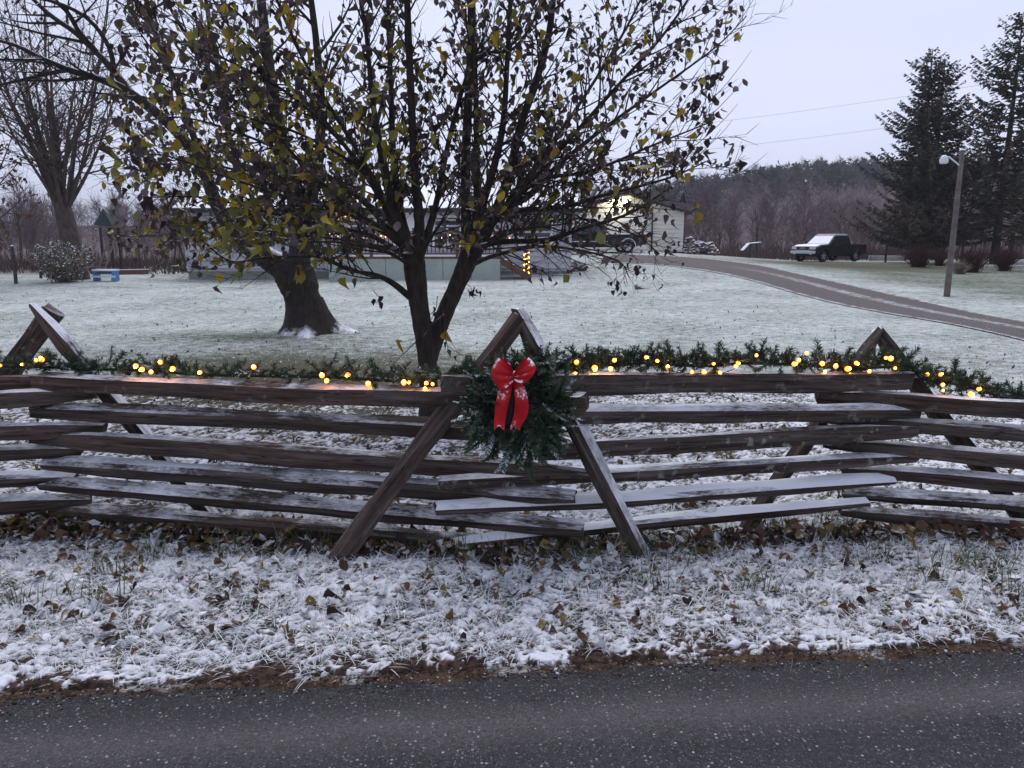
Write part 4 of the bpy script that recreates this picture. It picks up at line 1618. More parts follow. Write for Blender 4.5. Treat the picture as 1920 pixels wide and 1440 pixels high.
    # the low hanging tip on the right and the leafless upright shoots at the outer edge
    for (x0, y0, x1, y1, dy) in [(1120, 500, 1160, 545, 0.5), (1150, 495, 1155, 540, 0.55), (1180, 470, 1200, 510, 0.4), (700, 545, 712, 572, -0.2), (820, 555, 808, 600, -0.15), (870, 530, 886, 548, 0)]:
        a, b = at(x0, y0, Y0 + dy), at(x1, y1, Y0 + dy)
        pts = [a, (a + b) / 2 + Vector((0.02, 0, 0.01)), b]
        tw.tube(pts, [0.004, 0.003, 0.002], 3, False)
        for _ in range(7):
            p = a.lerp(b, rng.uniform(0.4, 1.05)) + Vector((rng.gauss(0, 0.03), rng.gauss(0, 0.03), rng.gauss(0, 0.02)))
            leaves.append((tuple(p), rng.uniform(0, 6.28), rng.gauss(-1.4, 0.4), rng.gauss(0, 0.5), rng.uniform(0.045, 0.07)))
            cols.append((0.045, 0.03, 0.03))
    for _ in range(30):
        x0, y0 = rng.uniform(1150, 1330), rng.uniform(40, 340)
        a = at(x0, y0, Y0 + rng.uniform(-0.6, 0.6))
        L = rng.uniform(0.28, 0.6)
        pts = curve(a, Vector((0.75, rng.gauss(0, 0.15), 0.62)), L, 6, rng, 0.08, 0.05)
        tw.tube(pts, [0.0042, 0.0038, 0.0034, 0.003, 0.0026, 0.0022, 0.0016], 3, False)
        for j in (1, 2, 3):
            if rng.random() < 0.5:
                leaf(pts[j] + Vector((0, 0, -0.03)), 1)
    stems_mb.obj("branches", M_BARK1, root, True)
    tw.obj("twigs", M_BARK1, root)
    put_leaves(root, leaves, cols, 300)
    return len(leaves)


print("pear leaves", pear_tree())


def grow_twigs(mb, pts, rs, rng, every, Lr, sub, up=0.03, f0=0.25, rmax=0.03, leaf_cb=None, sides=4):
    n = len(pts)
    length = sum((pts[i + 1] - pts[i]).length for i in range(n - 1))
    cnt = max(1, int(length / every))
    for c in range(cnt):
        f = f0 + (1 - f0) * (c + rng.random()) / cnt
        i = min(n - 2, int(f * (n - 1)))
        p = pts[i].lerp(pts[i + 1], f * (n - 1) - i)
        tan = (pts[i + 1] - pts[i]).normalized()
        d = (tan * rng.uniform(0.45, 1.0) + rand_perp(tan, rng) * rng.uniform(0.5, 1.0)).normalized()
        L = rng.uniform(*Lr) * (1.1 - 0.5 * f)
        r = min(rs[i] * 0.6, rmax)
        sp = curve(p, d, L, 5, rng, 0.22, up)
        rr = [r * (1 - 0.17 * q) for q in range(6)]
        mb.tube(sp, rr, sides, False)
        if sub:
            grow_twigs(mb, sp, rr, rng, every * 0.55, (Lr[0] * 0.45, Lr[1] * 0.45), sub - 1, up, 0.15, rmax * 0.45, leaf_cb, 3)
        elif leaf_cb:
            leaf_cb(sp)


def maple_tree():
    rng = random.Random(77)
    base = ground(578, 622)
    Y0 = base.y
    k = Y0 / 1430.0
    root = empty("leaning_maple", base, "large old leaning dark-barked tree with snow-lined limbs, left of centre", "tree")

    def pl(spec, n=5):
        P = spline([(*at(x, y, Y0 + dy), w * k / 2 * (0.92 if y > 470 else 0.74)) for x, y, dy, w in spec], n)
        return [Vector(q[:3]) for q in P], [max(0.006, q[3]) for q in P]

    tr = MB()
    t = pl([(586, 660, 0, 74), (585, 634, 0, 74), (583, 618, 0, 76), (580, 604, 0, 78), (577, 590, 0, 76), (568, 560, 0, 72), (556, 525, 0, 78), (545, 500, 0, 74)])
    tr.tube(t[0], t[1], 16, False, jit=0.06)
    # lobed root flare that spreads into the turf
    vs, fs, nl = [], [], 28
    rows = [(-0.14, 2.35), (-0.03, 1.95), (0.05, 1.62), (0.13, 1.38), (0.24, 1.20), (0.40, 1.06), (0.62, 0.94)]
    for z, m in rows:
        for q in range(nl):
            a = 2 * math.pi * q / nl
            lob = 0.5 * math.sin(3 * a + 0.6) + 0.35 * math.sin(5 * a + 2.0) + 0.25 * math.sin(8 * a)
            rad = 0.335 * (1 + (m - 1) * (1 + 0.75 * lob) + 0.02 * math.sin(13 * a + 9 * z)) * (1.12 if math.cos(a) > 0 else 1)
            x_, y_ = base.x + 0.02 - 0.13 * z + rad * math.cos(a), base.y + rad * math.sin(a)
            vs.append((x_, y_, max(base.z, float(gz(x_, y_))) + z))
    for r_ in range(len(rows) - 1):
        for q in range(nl):
            q2 = (q + 1) % nl
            fs.append((r_ * nl + q, r_ * nl + q2, (r_ + 1) * nl + q2, (r_ + 1) * nl + q))
    tr.add(vs, fs)
    tr.obj("trunk", M_BARK2, root, True)
    limbs = [
        [(552, 515, 0, 58), (500, 482, 0.1, 46), (440, 440, 0.2, 40), (405, 380, 0.3, 34), (378, 310, 0.3, 30), (325, 240, 0.2, 26), (240, 172, 0, 22), (183, 147, -0.2, 17), (133, 132, -0.4, 14), (80, 110, -0.5, 11), (20, 82, -0.6, 8), (-80, 60, -0.7, 5)],
        [(240, 170, 0, 20), (213, 133, 0.1, 17), (180, 97, 0.2, 15), (140, 60, 0.3, 13), (93, 27, 0.4, 11), (40, -20, 0.5, 8), (-40, -70, 0.6, 5)],
        [(185, 100, 0.2, 11), (150, 62, 0, 11), (128, 25, -0.2, 10), (95, -10, -0.3, 8), (50, -80, -0.4, 5)],
        [(128, 131, -0.4, 11), (85, 139, -0.3, 9), (40, 150, -0.2, 7), (-30, 165, -0.1, 5)],
        [(378, 300, 0.3, 18), (330, 160, 0.6, 15), (290, 60, 0.7, 13), (268, -30, 0.8, 10), (255, -120, 0.8, 6)],
        [(215, 140, 0.1, 13), (205, 90, -0.1, 11), (170, 40, -0.2, 9), (120, 10, -0.3, 8), (60, -5, -0.4, 6), (-20, -10, -0.5, 4)],
        [(556, 510, 0, 56), (562, 450, 0, 46), (550, 350, 0.1, 40), (525, 250, 0.2, 34), (505, 130, 0.3, 28), (490, 0, 0.4, 22), (478, -140, 0.5, 12)],
        [(560, 440, 0, 30), (592, 340, -0.3, 26), (602, 210, -0.5, 21), (594, 90, -0.6, 16), (580, -30, -0.7, 12), (570, -140, -0.8, 6)],
        [(540, 320, 0.1, 24), (440, 280, 0.5, 18), (425, 200, 0.7, 15), (400, 90, 0.8, 12), (380, -40, 0.9, 8)],
        [(565, 470, 0, 24), (620, 400, 0.4, 18), (680, 300, 0.6, 14), (720, 180, 0.8, 10), (740, 40, 1.0, 6)],
        [(520, 240, 0.2, 16), (440, 150, -0.3, 12), (360, 80, -0.6, 9), (300, -20, -0.8, 6)],
    ]
    lm, tw = MB(), MB()
    leaves, cols = [], []

    def lf(sp):
        for q in (3, 5):
            if rng.random() < 0.30:
                p = sp[q]
                leaves.append((tuple(p), rng.uniform(0, 6.28), rng.gauss(-1.3, 0.6), rng.gauss(0, 0.6), rng.uniform(0.06, 0.10)))
                cols.append(rng.choice([(0.09, 0.045, 0.03), (0.07, 0.04, 0.035), (0.14, 0.07, 0.04), (0.05, 0.03, 0.03)]))

    for spec in limbs:
        p, r = pl(spec)
        lm.tube(p, r, 9, False, jit=0.04)
        grow_twigs(tw, p, r, rng, 0.42, (0.8, 2.2), 1, 0.02, 0.3, 0.035, lf)
    lm.obj("limbs", M_BARK2, root, True)
    tw.obj("twigs", M_BARK2, root)
    if leaves:
        put_leaves(root, leaves, cols, 0, "withered_leaves")


maple_tree()


def bare_tree(name, label, base, H, lean, spread, seed, mat, cat="tree", group=None, r0=0.3, fork=0.35, rust=0.0, nlimb=11, leafcol=None, limb_f=0.75, droop=0.02, every=0.55):
    rng = random.Random(seed)
    root = empty(name, base, label, cat, group)
    tr, tw = MB(), MB()
    top = base + Vector((lean[0], lean[1], H * fork))
    pts = spline([tuple(base - Vector((0, 0, 0.1))), tuple(base.lerp(top, 0.4) + Vector((0.05, 0, 0))), tuple(top)], 6)
    tp = [Vector(p) for p in pts]
    tr.tube(tp, [r0 * (1.25 - 0.55 * i / (len(tp) - 1)) for i in range(len(tp))], 9, False, jit=0.05)
    tr.obj("trunk", mat, root, True)
    leaves, cols = [], []

    def lf(sp):
        for q in (2, 3, 4, 5):
            if rng.random() < rust:
                leaves.append((tuple(sp[q]), rng.uniform(0, 6.28), rng.gauss(-1.3, 0.7), rng.gauss(0, 0.8), rng.uniform(0.10, 0.17)))
                c = rng.choice(leafcol or [(0.16, 0.07, 0.045), (0.12, 0.055, 0.04), (0.20, 0.09, 0.05), (0.09, 0.05, 0.04)])
                cols.append(c)

    for i in range(nlimb):
        a = 2 * math.pi * (i + rng.random() * 0.6) / nlimb
        s = rng.uniform(0.15, 1.0) * spread
        d = Vector((math.cos(a) * s, math.sin(a) * s, 1.0)).normalized()
        f = rng.uniform(0.6, 1.0)
        st = tp[min(len(tp) - 1, int(f * (len(tp) - 1)))]
        L = H * (1 - fork * f) * rng.uniform(0.7, 1.0) * (1.0 if s < 0.8 * spread else limb_f)
        lp = curve(st, d, L, 9, rng, 0.10, 0.04)
        r = r0 * rng.uniform(0.14, 0.30)
        rr = [max(0.006, r * (1 - 0.1 * q)) for q in range(10)]
        tw.tube(lp, rr, 6, False)
        grow_twigs(tw, lp, rr, rng, every, (H * 0.10, H * 0.22), 1, droop, 0.15, r * 0.4, lf if rust else None, 4)
    tw.obj("branches", mat, root)
    if leaves:
        put_leaves(root, leaves, cols, 0, "withered_leaves")
    return root


bare_tree("bare_maple", "tall bare grey tree behind the snowy shrub at far left", ground(146, 524), 13.0, (-0.7, 0.3), 0.85, 5, M_BARK3, r0=0.36, fork=0.33, nlimb=20, rust=0.03, every=0.42)
bare_tree("oak_tree", "rusty-leaved drooping tree at the left edge of the lawn", gp(-21.6, 30.0), 8.5, (0.4, 0.0), 1.5, 9, M_BARK3, r0=0.26, fork=0.28, nlimb=17, rust=0.42, droop=-0.10)


# ------------------------------------------------------------------ spruces
def spruce(label, base, H, Rm, seed, sparse=1.0, z0=0.14, stems=1):
    rng = random.Random(seed)
    root = empty("spruce_tree", base, label, "tree", "tall spruces beyond the light pole")
    tr, br = MB(), MB()
    tops = []
    for s in range(stems):
        off = Vector(((s - (stems - 1) / 2) * 0.9, rng.uniform(-0.3, 0.3), 0))
        hh = H * (1 - 0.05 * s)
        tops.append((off, hh))
        tr.tube([base + off * 0.4 - Vector((0, 0, 0.2)), base + off + Vector((0, 0, H * 0.5)), base + off + Vector((0, 0, hh))], [0.27, 0.15, 0.02], 8, False)
    tr.obj("trunk", M_SPRUCE_BARK, root, True)
    V, F, C = [], [], []
    for off, hh in tops:
        z = hh * z0
        while z < hh * 0.985:
            t = z / hh
            L0 = Rm * (1 - t) ** 0.62 * (0.78 if stems > 1 else 1) * (0.8 + 0.25 * math.sin(z * 2.1 + seed)) + 0.18
            nb = rng.randint(5, 7) if t < 0.85 else 5
            a0 = rng.uniform(0, 6.28)
            for b in range(nb):
                if rng.random() > sparse * (1.1 if t < 0.5 else 0.92):
                    continue
                a = a0 + 2 * math.pi * b / nb + rng.gauss(0, 0.2)
                L = L0 * rng.uniform(0.62, 1.12)
                d = Vector((math.cos(a), math.sin(a), 0))
                o = base + off + Vector((0, 0, z + rng.gauss(0, 0.06)))
                rise = 0.30 * t - 0.02
                pts = [o + d * (L * s) + Vector((0, 0, L * (rise * s + 0.22 * s * s * s - 0.30 * s * (1 - s) * 1.1 * (1 - 0.5 * t)))) for s in (0, 0.25, 0.5, 0.75, 1.0)]
                br.tube(pts, [0.035 * (1 - t) + 0.01, 0.022, 0.016, 0.01, 0.005], 3, False)
                nt = max(9, int(L / 0.048))
                warm = rng.random() < (0.45 if t < 0.33 else 0.1)
                for q in range(nt):
                    s = 0.12 + 0.88 * (q + rng.random()) / nt
                    j = min(3, int(s * 4))
                    p = pts[j].lerp(pts[j + 1], s * 4 - j)
                    sd = Vector((-d.y, d.x, 0)) * rng.choice([-1, 1])
                    tl = (0.10 + 0.34 * (1 - abs(s - 0.35)) * min(1, L / 1.5)) * rng.uniform(0.6, 1.2)
                    dd = (sd * rng.uniform(0.3, 1.0) + d * rng.uniform(0.3, 0.9) + Vector((0, 0, rng.gauss(-0.35, 0.3)))).normalized()
                    wv = dd.cross(Vector((rng.gauss(0, 1), rng.gauss(0, 1), rng.gauss(0, 1)))).normalized() * rng.uniform(0.026, 0.058)
                    i0 = len(V)
                    e = p + dd * tl
                    V.extend([p - wv * 0.6, p + wv * 0.6, p + dd * tl * 0.6 + wv, e, p + dd * tl * 0.6 - wv])
                    F.extend([(i0, i0 + 1, i0 + 2), (i0, i0 + 2, i0 + 4), (i0 + 4, i0 + 2, i0 + 3)])
                    c = (0.056, 0.058, 0.049) if not warm else (0.100, 0.074, 0.056)
                    f = rng.uniform(0.55, 1.5)
                    C.extend([tuple(v * f for v in c)] * 5)
            z += rng.uniform(0.20, 0.34)
    br.obj("branches", M_SPRUCE_BARK, root)
    o = link("crown", np_mesh("crown", np.array([tuple(v) for v in V]), np.array(F), M_NEEDLE_FAR, np.array(C)), root)
    return root


def by(px, Y):
    x = (px - 960) / FPX * Y / 0.9999
    x = (px - 960) / FPX * (Y * CP + (CAM_H - float(gz(x, Y))) * SP)
    return gp(x, Y)


spruce("broad spruce with two tops, left of the pair behind the light pole", by(1722, 49), 12.7, 6.3, 3, 1.0, 0.10, 2)
spruce("taller spruce with open upper boughs, right of the light pole", by(1862, 47), 14.2, 6.0, 4, 0.95, 0.11, 1)
spruce("spruce cut off by the right edge of the picture", by(1985, 50), 13.0, 5.2, 6, 0.95, 0.13, 1)


# ------------------------------------------------------------------ background wood on the hill
def forest():
    rng = random.Random(101)
    variants = []
    for v in range(6):
        mb = MB()
        H = 1.0
        trunk = curve(Vector((0, 0, 0)), Vector((rng.gauss(0, 0.04), rng.gauss(0, 0.04), 1)), H * 0.9, 5, rng, 0.05, 0.02)
        mb.tube(trunk, [0.009, 0.008, 0.0068, 0.0055, 0.004, 0.0025], 3, False)
        for i in range(36):
            f = rng.uniform(0.16, 1.0)
            k = min(4, int(f * 5))
            p = trunk[k].lerp(trunk[k + 1], f * 5 - k)
            a = rng.uniform(0, 6.28)
            d = Vector((math.cos(a), math.sin(a), rng.uniform(0.5, 1.6))).normalized()
            L = rng.uniform(0.16, 0.36) * (1.15 - 0.5 * f)
            sp = curve(p, d, L, 3, rng, 0.2, 0.05)
            mb.tube(sp, [0.0040, 0.0032, 0.0025, 0.0016], 3, False)
            for _ in range(7):
                g = rng.uniform(0.2, 1.0)
                j = min(2, int(g * 3))
                q = sp[j].lerp(sp[j + 1], g * 3 - j)
                e = q + ((sp[j + 1] - sp[j]).normalized() + rand_perp(d, rng) * 0.9) * rng.uniform(0.05, 0.16)
                w_ = rand_perp(d, rng) * 0.0024
                mb.add([q - w_, q + w_, e + w_ * 0.5, e - w_ * 0.5], [(0, 1, 2, 3)])
        V = np.array(mb.v)
        F = np.array([(f[0], f[1], f[2]) for f in mb.f] + [(f[0], f[2], f[3]) for f in mb.f])
        variants.append((V, F))
    r = np.random.default_rng(55)
    N = 1000
    # ray-like fan so that density follows what can be seen
    y = 68 + 235 * r.random(N) ** 1.25
    x = (r.uniform(-0.80, 0.86, N)) * y
    H = r.uniform(5.2, 8.8, N) * np.where(y < 85, 0.85, 1.0)
    keep = ~((np.abs(x - 0.66 * y) < 0.05 * y) & (y < 90))
    x, y, H = x[keep], y[keep], H[keep]
    Vs, Fs, b = [], [], 0
    vi = r.integers(0, 6, len(x))
    for q in range(6):
        s = vi == q
        n = s.sum()
        M = rot_mats(r.uniform(0, 6.28, n), r.normal(0, 0.04, n), r.normal(0, 0.04, n), H[s], np.stack([x[s], y[s], gz(x[s], y[s]) - 0.1], -1))
        v, f = replicate(variants[q][0], variants[q][1], M)
        Vs.append(v); Fs.append(f + b)
        b += len(v)
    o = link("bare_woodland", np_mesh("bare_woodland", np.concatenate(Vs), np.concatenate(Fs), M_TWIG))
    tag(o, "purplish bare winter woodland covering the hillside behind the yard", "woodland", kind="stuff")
    # evergreens along the ridge
    Vs, Fs, Cs, b = [], [], [], 0
    rr = np.random.default_rng(66)
    for i in range(800):
        yy = rr.uniform(215, 320)
        xx = rr.uniform(0.12, 0.9) * yy
        h = rr.uniform(4.0, 7.0)
        z = float(gz(xx, yy))
        n = 70
        t = rr.random(n) ** 0.8
        rad = h * 0.34 * (1 - t) ** 0.6 * np.sqrt(rr.random(n)) + 0.1
        a = rr.uniform(0, 6.28, n)
        c = np.stack([xx + rad * np.cos(a), yy + rad * np.sin(a), z + h * (0.1 + 0.9 * t)], -1)
        s = h * 0.10
        d1 = rr.normal(0, s, (n, 3)); d2 = rr.normal(0, s, (n, 3))
        V = np.stack([c, c + d1, c + d2], 1).reshape(-1, 3)
        Vs.append(V); Fs.append(np.arange(n * 3).reshape(-1, 3) + b); b += n * 3
        Cs.append(np.repeat(np.array([[0.034, 0.046, 0.044]]) * rr.uniform(0.6, 1.5, (n, 1)), 3, 0))
    o = link("ridge_evergreens", np_mesh("ridge_evergreens", np.concatenate(Vs), np.concatenate(Fs), M_NEEDLE_FAR, np.concatenate(Cs)))
    tag(o, "dark evergreens along the top of the far hill", "woodland", kind="stuff")


forest()


def brush():
    """rusty weeds and brush at the back of the yard"""
    r = np.random.default_rng(91)
    N = 20000
    x = r.uniform(-40, 50, N)
    y = 53.5 + r.random(N) * 14 + np.where(x < -14, -18, 0) + 0.0 * x
    k = ~((x > -14) & (x < 14.0) & (y < 55)) & ~((x > 28) & (y < 58))
    x, y = x[k], y[k]
    n = len(x)
    h = r.uniform(0.25, 1.2, n) * np.where(x < -14, 0.6, 1) * (0.4 + 1.1 * vnoise(x, y, 0.7, 3))
    b = np.stack([x, y, gz(x, y) - 0.02], -1)
    d = np.stack([r.normal(0, 0.28, n), r.normal(0, 0.28, n), np.ones(n)], -1) * h[:, None]
    w = np.stack([r.uniform(0.010, 0.028, n), 0 * x, 0 * x], -1)
    V = np.stack([b - w, b + w, b + d + w * 0.4, b + d - w * 0.4], 1).reshape(-1, 3)
    F = np.arange(n * 4).reshape(-1, 4)
    pal = np.array([(0.13, 0.080, 0.065), (0.11, 0.078, 0.078), (0.15, 0.105, 0.085), (0.09, 0.066, 0.070)])
    C = np.repeat(pal[r.integers(0, 4, n)] * r.uniform(0.7, 1.2, (n, 1)), 4, 0)
    o = link("dead_brush", np_mesh("dead_brush", V, F, M_BLADE, C))
    tag(o, "rusty dead weeds and brush along the back of the yard", "brush", kind="stuff")


brush()


def bush(label, base, w, h, n, col, seed, leafy=None, group=None, name="bush"):
    rng = random.Random(seed)
    root = empty(name, base, label, "bush", group)
    mb = MB()
    for i in range(n):
        a = rng.uniform(0, 6.28)
        s = math.sqrt(rng.random())
        d = Vector((math.cos(a) * s * w / 2, math.sin(a) * s * w / 2, h * (1.05 - 0.45 * s * s) * rng.uniform(0.6, 1.0)))
        p = base + Vector((rng.gauss(0, w * 0.07), rng.gauss(0, w * 0.07), -0.03))
        m = p + d * 0.5 + Vector((0, 0, h * 0.06))
        mb.tube([p, m, p + d], [0.012, 0.009, 0.004], 3, False)
        for _ in range(3):
            q = m.lerp(p + d, rng.random())
            mb.tube([q, q + Vector((rng.gauss(0, 0.12), rng.gauss(0, 0.12), rng.uniform(0.02, 0.22))) * h], [0.006, 0.003], 3, False)
    mb.obj("stems", col, root)
    if leafy:
        mat, cnt, size = leafy
        r = np.random.default_rng(seed)
        a = r.uniform(0, 6.28, cnt)
        s = np.sqrt(r.random(cnt))
        t = r.random(cnt)
        P = np.stack([base.x + np.cos(a) * s * w / 2 * (0.5 + 0.5 * t), base.y + np.sin(a) * s * w / 2 * (0.5 + 0.5 * t), base.z + h * (0.06 + 0.94 * t * (1 - 0.3 * s * s))], -1)
        M = rot_mats(r.uniform(0, 6.28, cnt), r.normal(0, 0.8, cnt), r.normal(0, 0.8, cnt), r.uniform(0.6, 1.3, cnt) * size, P)
        V, F = replicate(LEAF_VARS[0], LEAF_F, M)
        o = link("foliage", np_mesh("foliage", V, F, mat), root)
    return root


M_REDSTEM = simple("red_brush_stems", (0.055, 0.022, 0.022), 0.9, 0.3, 4)
M_TANSTEM = simple("tan_stems", (0.20, 0.15, 0.12), 0.9, 0.3, 4, snow=(0.9, 0.15, 20, 0.6))
M_SHRUBLEAF = simple("shrub_leaf", (0.07, 0.075, 0.045), 0.8, 0.4, 4, snow=(0.70, 0.2, 8, 1.0))
bush("dark red leafless bush left of the light pole", by(1722, 42), 2.1, 1.35, 240, M_REDSTEM, 1, group="dark red bushes by the driveway")
bush("small dark red leafless bush just behind the light pole's left side", by(1762, 44), 1.4, 1.2, 150, M_REDSTEM, 2, group="dark red bushes by the driveway")
bush("dark red leafless bush close on the right of the light pole", by(1823, 37), 1.55, 1.25, 220, M_REDSTEM, 3, group="dark red bushes by the driveway")
bush("dark red leafless bush nearest the right edge of the picture", by(1882, 38), 1.5, 1.3, 210, M_REDSTEM, 4, group="dark red bushes by the driveway")
bush("low tan dead weeds at the foot of the bush beside the light pole", by(1800, 35), 1.0, 0.65, 120, M_TANSTEM, 5)
bush("snow-frosted rounded shrub at far left of the lawn", ground(122, 529), 2.3, 1.55, 150, M_TANSTEM, 6, (M_SHRUBLEAF, 1700, 0.075), name="snowy_shrub")

# saplings under the spruces
for i, (px, Y, h) in enumerate([(1698, 52, 3.6), (1712, 55, 4.2), (1765, 56, 4.5), (1793, 54, 3.8), (1835, 55, 4.6), (1902, 53, 4.4), (1912, 57, 4.0), (1845, 58, 4.2)]):
    rng = random.Random(300 + i)
    b = by(px, Y)
    root = empty("sapling", b, ["thin bare sapling right of the parked pickup, left of the first spruce trunk", "thin bare sapling against the left spruce trunk", "thin bare sapling left of the light pole",
                                "thin bare sapling just right of the light pole", "thin bare sapling left of the right-hand spruce trunk", "thin bare sapling right of the right-hand spruce trunk",
                                "thin bare sapling at the right edge of the picture", "thin bare sapling behind the right-hand spruce trunk"][i], "tree", "saplings under the spruces")
    mb = MB()
    pts = curve(b, Vector((rng.gauss(0, 0.05), 0, 1)), h, 5, rng, 0.06, 0.03)
    mb.tube(pts, [0.06, 0.052, 0.045, 0.038, 0.03, 0.015], 5, False)
    mb.obj("trunk", M_BARK3, root)
    m2 = MB()
    for _ in range(12):
        k = rng.randint(2, 4)
        m2.tube(curve(pts[k].lerp(pts[k + 1], rng.random()), Vector((rng.gauss(0, 1), rng.gauss(0, 1), 1)), rng.uniform(0.4, 1.0), 3, rng, 0.2), [0.014, 0.011, 0.008, 0.004], 3, False)
    m2.obj("branches", M_BARK3, root)

# bare trees one can pick out at the edge of the wood
for i, (px, Y, h, lab) in enumerate([(1415, 70, 6.5, "slender bare tree rising behind the leaning board at the wood's edge"),
                                     (1345, 74, 6.0, "slender bare tree behind the firewood heap"),
                                     (1580, 76, 6.8, "slender bare tree above the parked dark blue pickup"),
                                     (40, 52, 7.0, "slender bare tree between the two posts at far left")]):
    bare_tree("bare_tree", lab, by(px, Y), h, (0.1, 0), 0.5, 400 + i, M_BARK3, r0=0.09, fork=0.45, nlimb=8, group="slender trees at the edge of the wood", every=0.5)

# ================================================================== BUILDINGS
M_SIDING = simple("grey_vinyl_siding", (0.45, 0.455, 0.49), 0.6, 0.06, 2)
M_CREAM = simple("cream_vinyl_siding", (0.62, 0.60, 0.55), 0.6, 0.06, 2)
M_TRIM = simple("white_trim", (0.72, 0.72, 0.72), 0.6, 0.06, 3)
M_ROOFSNOW = simple("roof_snow", (0.80, 0.82, 0.87), 0.7, 0.04, 2)
M_SHINGLE = simple("dark_shingles", (0.05, 0.047, 0.05), 0.9, 0.3, 9, snow=(0.35, 0.2, 1.5, 0.3))
M_DARK = simple("dark_metal", (0.03, 0.03, 0.035), 0.5, 0.2, 6)
M_GREEN = simple("pale_green_skirting", (0.33, 0.38, 0.345), 0.7, 0.10, 2)
M_DECK = simple("brown_deck_wood", (0.12, 0.065, 0.05), 0.8, 0.3, 4, snow=(0.75, 0.2, 6, 0.5))
M_STEP = simple("snowy_steps", (0.20, 0.17, 0.16), 0.8, 0.3, 4, snow=(0.6, 0.2, 3, 0.2))
M_GLASS = simple("dark_glass", (0.03, 0.035, 0.045), 0.08, 0.1, 2)
M_GLASS.node_tree.nodes["Principled BSDF"].inputs['Specular IOR Level'].default_value = 0.6


def clapboards(parent, x0, x1, y, z0, z1, step, mat, top=None):
    """horizontal boards on a wall facing -y; top(x)->z limit for gables"""
    z = z0
    while z < z1 - 0.02:
        h = min(step, z1 - z)
        a, b = x0, x1
        if top:
            zz = z + h * 0.5
            while a < b and top(a) < zz:
                a += 0.05
            while b > a and top(b) < zz:
                b -= 0.05
            if b - a < 0.2:
                break
        poly_y0, poly_y1 = y - 0.050, y - 0.008
        vs = [(a, poly_y0, z), (b, poly_y0, z), (b, poly_y1, z + h - 0.008), (a, poly_y1, z + h - 0.008), (a, y, z), (b, y, z), (b, y, z + h - 0.008), (a, y, z + h - 0.008)]
        MB().add(vs, [(0, 1, 2, 3), (4, 7, 6, 5), (0, 4, 5, 1), (3, 2, 6, 7), (0, 3, 7, 4), (1, 5, 6, 2)]).obj("clapboard", mat, parent)
        z += step


def house():
    yw = 31.5
    xl, xr = -13.2, 2.4
    zb = 0.12
    root = empty("ranch_house", Vector(((xl + xr) / 2, yw, zb)), "long low grey-sided house with snowy roof behind the trees", "house")
    wall = MB()
    wall.box(((xl + xr) / 2, yw + 3.5, zb + 1.55), (xr - xl, 6.94, 2.5))
    w = wall.obj("wall", M_SIDING, root)
    clapboards(w, xl, xr, yw, zb + 0.42, zb + 2.78, 0.235, M_SIDING)
    sk = MB().box(((xl + xr) / 2, yw + 3.5, zb + 0.16), (xr - xl - 0.06, 6.9, 0.52))
    sk.obj("foundation", simple("foundation", (0.20, 0.22, 0.19), 0.9, 0.15, 3), root)
    # roof: low gable with the ridge along x
    ze, zr = zb + 2.80, zb + 3.85
    x0, x1 = xl - 0.4, xr + 0.4
    rf = MB()
    prof = [(yw - 0.5, ze - 0.02), (yw + 3.5, zr), (yw + 7.5, ze - 0.02), (yw + 7.5, ze - 0.14), (yw + 3.5, zr - 0.14), (yw - 0.5, ze - 0.14)]
    n = len(prof)
    vs = [(x0, a, b) for a, b in prof] + [(x1, a, b) for a, b in prof]
    fs = [tuple(range(n)), tuple(range(2 * n - 1, n - 1, -1))] + [((i + 1) % n, i, n + i, n + (i + 1) % n) for i in range(n)]
    rf.add(vs, fs)
    me = rf.mesh("roof", M_SHINGLE)
    fixn(me)
    r = link("roof", me, root)
    sn = MB()
    vs = [(x0 + 0.03, yw - 0.42, ze + 0.01), (x1 - 0.03, yw - 0.42, ze + 0.01), (x1 - 0.03, yw + 3.5, zr + 0.05), (x0 + 0.03, yw + 3.5, zr + 0.05), (x0 + 0.03, yw + 7.4, ze + 0.01), (x1 - 0.03, yw + 7.4, ze + 0.01)]
    sn.add(vs, [(0, 1, 2, 3), (3, 2, 5, 4)]).obj("roof_snow", M_ROOFSNOW, r)
    MB().box(((x0 + x1) / 2, yw - 0.53, ze - 0.10), (x1 - x0, 0.06, 0.17)).obj("gutter", M_DARK, r)
    # gable infill
    MB().add([(xl + 0.01, yw, ze - 0.1), (xl + 0.01, yw + 7, ze - 0.1), (xl + 0.01, yw + 3.5, zr - 0.15)], [(0, 1, 2)]).obj("gable", M_SIDING, w)
    for (cx, wd) in [(-10.6, 1.3), (-6.0, 1.0), (-2.6, 1.0), (0.9, 1.3)]:
        f = MB()
        for dz in (-0.58, 0.58):
            f.box((cx, yw - 0.04, zb + 1.9 + dz), (wd + 0.2, 0.06, 0.1))
        for dx in (-wd / 2 - 0.05, wd / 2 + 0.05, 0):
            f.box((cx + dx, yw - 0.04, zb + 1.9), (0.08, 0.06, 1.06))
        win = f.obj("window", M_TRIM, root)
        for s in (-1, 1):
            MB().box((cx + s * wd / 4, yw - 0.026, zb + 1.9), (wd / 2 - 0.06, 0.02, 1.05)).obj("pane", M_GLASS, win)
    door = MB().box((-4.3, yw - 0.04, zb + 1.75), (0.95, 0.07, 2.0)).obj("door", M_TRIM, root)
    MB().box((-4.0, yw - 0.1, zb + 1.7), (0.05, 0.05, 0.05)).obj("door_handle", M_DARK, door)
    # warm lit lamps and light strings on the house
    return root


house()


